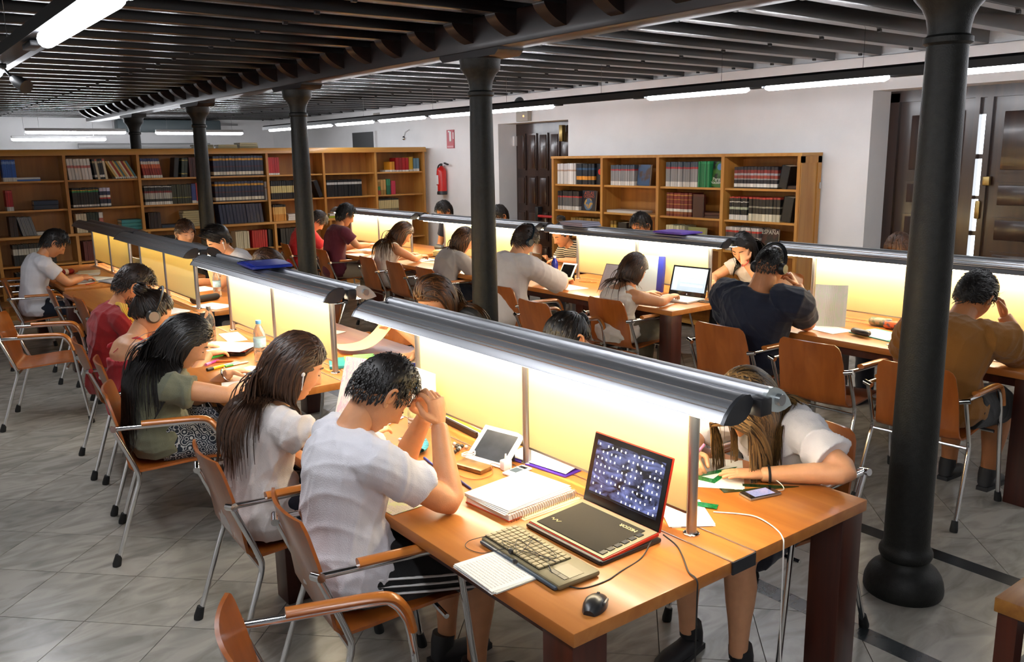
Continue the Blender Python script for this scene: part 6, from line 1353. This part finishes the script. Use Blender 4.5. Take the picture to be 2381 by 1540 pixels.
hp = thing('paper_sheet', 'folded papers held by the boy in maroon', 'paper', (5.16, 9.68, .82), math.radians(-20)); hp.rotation_euler = (0, math.radians(-18), math.radians(-20)); obj('sheet', MB().box((0, 0, .004), (.2, .15, .004)), hp, paper)
for i, (x, y, rz, n_, m_) in enumerate(((5.24, 9.9, 10, 4, blank), (5.20, 8.42, -8, 2, blank), (5.16, 8.18, 15, 2, mat('cream_paper5', '#dcc898', .7)), (5.62, 8.62, 5, 12, mat('cream_paper6', '#dcc890', .7)), (5.18, 7.35, 0, 3, blank))):
    paper_stack(['papers in front of the boy in maroon', 'sheet under the hand of the girl in the sleeveless top', 'cream sheet near the empty chair of the far right row', 'thick pile of cream notebooks by the screen', 'papers in front of the grey cardigan girl'][i], x, y, .21, .29, rz, n_, m_, t=.0012 if n_ < 10 else .006, jit=.012)
bk = thing('pencil_case', 'round black pencil case beyond the sleeveless girl', 'pencil case', (5.86, 9.15, TZ), math.radians(80)); obj('pouch', MB().tube([(-.11, 0, .04), (-.10, 0, .04), (.10, 0, .04), (.11, 0, .04)], [.02, .04, .04, .02], 16), bk, mat('black_fabric2', (.015, .015, .016), .5))
gl = thing('camera_bag', 'black sunglasses lying beyond the boy in maroon', 'sunglasses', (5.36, 9.62, TZ), .3); gl.name = 'sunglasses'
obj('lens', MB().ball((-.04, 0, .02), (.03, .012, .02)).ball((.04, 0, .02), (.03, .012, .02)), gl, MATS['glossy_black']); obj('frame', MB().tube(bez([(-.075, .10, .02), (-.078, .02, .024), (-.04, -.01, .04), (.04, -.01, .04), (.078, .02, .024), (.075, .10, .02)], 4), .003, 6), gl, blackp)
jk = thing('jacket', 'blue jacket with white stripes hanging over a chair back', 'jacket', (6.46, 9.05, .0), 0)
jb = MB(); jb.tube(bez([(.16, 0, .50), (.17, 0, .70), (.16, 0, .84), (.12, 0, .89)], 4), [(.14, .06)]*5+[(.19, .07)]*4+[(.17, .06)]*3+[(.06, .04)], 18, ref=(1, 0, 0)); obj('jacket_body', jb, jk, cloth('blue_jacket', '#1c2f9c'))
for s in (-1, 1): obj('sleeve_stripe', MB().tube(bez([(.13, s*.15, .87), (.10, s*.20, .75), (.12, s*.20, .6)], 4), [(.012, .05)]*9, 8, ref=(1, 0, 0)), jk, white)
rbg = thing('backpack', 'red and orange bag standing behind the pile of notebooks', 'bag', (6.05, 8.98, TZ), .3); obj('bag_body', MB().tube(bez([(0, 0, 0), (0, 0, .02), (.01, 0, .12), (.03, 0, .22), (.05, 0, .27)], 4), [(.09, .06)]*6+[(.085, .06)]*5+[(.07, .05)]*4+[(.03, .02)]*2, 16, ref=(1, 0, 0)), rbg, mat('red_bag', '#c8381c', .5, 0, .3, 14)); obj('strap', MB().tube(bez([(.05, .03, .26), (.06, 0, .31), (.05, -.03, .26)], 4), .008, 8), rbg, mat('orange_strap', '#d8902a', .5))
bottle('white bottle with a light blue cap beside the red bag', 5.95, 9.12, .24, .034, '#7fb0d8', body=white, lab=None)
# ---- things lying on the desk light hoods
bfo = thing('plastic_folder', 'blue plastic folder lying on the hood of the second desk light', 'folder', (2.01, 5.18, 1.252), math.radians(84)); obj('folder_cover', MB().box((0, 0, .010), (.36, .25, .016), bev=.005), bfo, mat('royal_blue', '#1f35a0', .3)); obj('flap', MB().prism([(-.17, .0185), (.17, .0185), (.17, .021), (-.02, .030), (-.17, .021)], -.12, .10, 'y'), bfo, MATS['royal_blue']); obj('print', MB().box((.05, .03, .0275), (.09, .004, .001)).box((.05, .018, .0275), (.07, .004, .001)).box((.05, .006, .0275), (.08, .004, .001)), bfo, mat('white_print', '#8a9ac8', .5)); obj('elastic', MB().tube([(.13, -.126, .014), (.13, -.12, .026), (.13, .12, .026), (.13, .126, .014)], .002, 6), bfo, blackp)
ppf = thing('plastic_folder', 'purple folder lying on a desk light hood in the right row', 'folder', (5.47, 4.86, 1.25), math.radians(88)); obj('folder_cover', MB().box((0, 0, .008), (.34, .24, .014), bev=.004), ppf, mat('violet_plastic', '#6a4ab8', .35)); obj('flap', MB().box((.01, 0, .0165), (.31, .22, .003)), ppf, MATS['violet_plastic'])
gs = thing('paper_sheet', 'grey-white stack of papers lying on the left end of a desk light hood', 'paper', (5.47, 6.06, 1.25), math.radians(86))
for i in range(4): obj('sheet', MB().box((.006*i, .004*i, .005+.0095*i), (.33, .22, .009), T=Matrix.Rotation(.03*(i-1), 4, 'Z')), gs, mat('lavender_paper%d' % (i % 2), ['#b8b4c4', '#8f8c9a'][i % 2], .7))
# earphones and wrist things
def on_head(I, name, mb, m, label=None):
    o = obj(name, mb, I['t'], m)
    if label: o['label'] = label
wearb = mat('white_bud', (.85, .85, .85), .35)
for lab_, s in (('girl in white cap-sleeved top with long brown hair and white earphones', 1), ('boy in white shirt with black quiff and white earphones resting his head on a hand', -1)):
    I = PEOPLE[lab_]; m = MB(); Tq = I['TH'] @ Matrix.Scale(I['HS'], 4); m.ball((s*.090, .004, -.004), (.008, .009, .009), T=Tq); m.tube(bez([(s*.094, .006, -.004), (s*.094, .010, -.025), (s*.088, .018, -.06)], 4), .0026, 6, T=Tq); on_head(I, 'earphone', m, wearb, 'white earphone in the ear')
def wristband(lab_, arm, m, r0=.032, w=.006, at_=.9):
    I = PEOPLE[lab_]; base, sh, el, wr, A_, s = I['arms'][arm]; p = el+(wr-el)*at_; d = (wr-el).normalized(); k = MB(); q = []
    a1 = d.orthogonal().normalized(); a2 = d.cross(a1); k.tube([p+(a1*math.cos(t)+a2*math.sin(t))*r0 for t in np.linspace(0, 2*PI, 20, endpoint=False)], [(w, .003)]*20, 8, closed=True); o = obj('wristband', k, I['t'], m); return o
wristband('girl in white tee with long dark blonde hair drawing with a pink pen', 'L', blackp, .031, .005); wristband('girl in olive blouse with very long black hair, writing', 'L', chrome, .032, .010)['label'] = 'steel wrist watch'; wristband('girl in olive blouse with very long black hair, writing', 'R', mat('band_blue', '#8a9ac0', .5), .032, .009)['label'] = 'beaded bracelets'; wristband('girl with long black hair holding her head, red band on the wrist', 'L', mat('band_red', '#b03a30', .5), .034, .006)
# yellow shoulder stripes and beard of the boy in crimson
ys_ = MB(); P3, dt, nt_, B_ = I5['P3'], I5['dt'], I5['nt'], I5['B']
for side_ in ('R', 'L'):
    base, sh, el, wr, A_, s = I5['arms'][side_]
    for k in (-1, 0, 1):
        off = nt_*(.022*k); a0 = P3-dt*.005+I5['r']*(s*.085)+off; pth = bez([a0+dt*.032, (a0+sh)/2+dt*.066+off*.3, sh+dt*.056+I5['r']*(s*.03)+off*.5, sh+(el-sh)*.35+(dt*.040+I5['r']*(s*.055))+off*.6], 5)
        ys_.tube(pth, [(.006, .012)]*len(pth), 6, ref=tuple(dt))
obj('shoulder_stripes', ys_, I5['t'], cloth('yellow_stripe', '#d8a82a'))
bd = MB(); HSq = I5['HS']; rsb = np.random.RandomState(2)
P = head_grid(); nv_, nu_, _ = P.shape; bp_ = []
Pb = P.reshape(-1, 3); sel = [(p) for p in Pb if p[2] < -.045 and p[1] > -.005 and not (abs(p[0]) < .024 and -.088 < p[2] < -.056 and p[1] > .05) and p[2] > -.116]
for p in sel:
    for q in range(2):
        j = rsb.normal(0, .003, 3); a = Vector(p+j); n_ = Vector((p[0]*1.2, p[1]*.8, p[2]*.5)).normalized(); bd.tube([a-n_*.002, a+n_*.004+Vector((0, 0, -.004)), a+n_*.006+Vector((0, 0, -.010))], [.0016, .0014, .0004], 3, T=I5['TH'] @ Matrix.Scale(HSq, 4))
obj('beard', bd, I5['t'], HK)
# small tattoo on the camisole girl's back is left to the skin; side stripes on the man's shorts
st_ = MB(); base, sh, el, wr, A_, s = A['arms']['R']
for k in range(3):
    hp_ = A['P0']+A['r']*(.085+.112)+A['up']*(.022-.026*k); kn_ = A['r']*(.14+.088)+A['f']*.38+A['up']*(.50+.012-.026*k); st_.tube(bez([hp_, hp_+(kn_-hp_)*.5+A['r']*.006, kn_], 4), [(.0055, .004)]*9, 6, ref=(0, 0, 1))
obj('side_stripes', st_, A['t'], white)
# ================================================================ things on the walls and at the edge
fe = thing('fire_extinguisher', 'red fire extinguisher hanging on the white wall', 'fire extinguisher', (XR-.085, 11.55, 1.33)); rd = mat('extinguisher_red', '#c0201c', .3)
obj('cylinder', MB().lathe([(.06, .0), (.078, .02), (.078, .36), (.06, .405), (.03, .425), (.025, .44)], 24), fe, rd); obj('base_ring', MB().lathe([(.07, -.005), (.0795, 0), (.0795, .05), (.078, .052)], 24), fe, blackp); obj('valve', MB().tube([(0, 0, .44), (0, 0, .48)], .02, 12).box((0, -.02, .495), (.03, .10, .02), T=Matrix.Rotation(.25, 4, 'X')), fe, blackp); obj('hose', MB().tube(bez([(0, .03, .465), (0, .09, .43), (-.01, .115, .30), (-.02, .10, .14), (-.03, .085, .06)], 5), .012, 10), fe, blackp); obj('label_sticker', MB().box((-.079, .01, .23), (.003, .07, .14)).box((-.076, .03, .09), (.003, .05, .10)), fe, white)
sg = thing('wall_sign', 'red fire extinguisher sign on the white wall', 'sign', (XR-.008, 11.38, 2.18)); obj('plate', MB().box((0, 0, 0), (.012, .20, .28)), sg, mat('sign_red', '#a8182c', .4)); obj('pictogram', MB().box((-.007, .0, .04), (.003, .05, .15), bev=.001).box((-.007, .035, .115), (.003, .05, .02)).box((-.007, -.085, .05), (.003, .02, .10)), sg, white); obj('caption_band', MB().box((-.007, 0, -.115), (.003, .17, .028)), sg, mat('sign_pink', '#d8a0a8', .5))
em = thing('emergency_light', 'grey emergency light with a small orange lamp on the wall above the red barred door', 'wall light', (XR-.04, 9.5, 2.50)); obj('casing', MB().box((0, 0, -.05), (.07, .26, .16), bev=.008), em, mat('pale_casing', '#a8a49c', .5)); obj('spot_head', MB().ball((-.02, .06, .12), (.06, .10, .08)), em, mat('spot_grey', '#4a4c4e', .4)); obj('indicator', MB().ball((-.036, -.04, -.06), .012), em, emit('orange_led', (1, .35, .1), 4))
em2 = thing('emergency_light', 'small emergency light with an orange lamp far along the right wall', 'wall light', (XR-.04, 13.6, 2.62)); obj('casing', MB().box((0, 0, 0), (.07, .22, .12), bev=.008), em2, MATS['pale_casing']); obj('indicator', MB().ball((-.036, .05, 0), .02), em2, MATS['orange_led'])
jb_ = thing('junction_box', 'pale electrical box high on the wall beside the near column', 'box', (XR-.03, 3.62, 2.66)); obj('box_body', MB().box((0, 0, 0), (.06, .16, .15), bev=.006), jb_, MATS['pale_casing']); obj('screw', MB().ball((-.03, 0, -.02), .008), jb_, blackp)
sw = thing('wall_box', 'small white box on the wall left of the red barred door', 'switch', (XR+.30, 10.13, 2.12)); obj('box_body', MB().box((0, 0, 0), (.08, .04, .14), bev=.006), sw, white)
sp = thing('spotlight', 'black spotlight hanging beside the left light strip', 'spotlight', (.80, 5.52, 2.36)); obj('head', MB().tube([(0, 0, 0), (.02, -.03, -.02), (.05, -.08, -.05)], [.02, .035, .04], 14), sp, blackp); obj('arm', MB().tube([(0, 0, 0), (-.04, .01, .06), (-.05, .01, .10)], .007, 8), sp, blackp)
cc = thing('security_camera', 'small white camera on a bracket high on the right wall', 'camera', (XR-.02, 12.6, 2.24)); obj('bracket', MB().tube([(0, 0, .12), (-.10, -.05, .08), (-.16, -.10, 0)], .012, 8), cc, white); obj('lens_ball', MB().ball((-.17, -.12, -.02), .035), cc, chrome)
ws = thing('wooden_stand', 'corner of a wooden stand with a slot at the bottom right', 'stand', (2.99, .80, 0)); wsw = wood('stand_wood', '#7a4f24', '#94682f', .4, 0, 3, .2)
obj('top_board', MB().box((0, 0, .475), (.52, .52, .05), bev=.004), ws, wsw); obj('slot', MB().box((-.03, .12, .5005), (.16, .035, .002)), ws, blackp); obj('ring', MB().tube([(.02+.04*math.cos(a), .19+.04*math.sin(a), .506) for a in np.linspace(0, 2*PI, 20, endpoint=False)], .005, 8, closed=True), ws, chrome)
for a in (-.22, .22):
    for b in (-.22, .22): obj('leg', MB().box((a, b, .225), (.06, .06, .45)), ws, table_dark)
obj('base_shelf', MB().box((0, 0, .2), (.40, .40, .16)), ws, blackp)
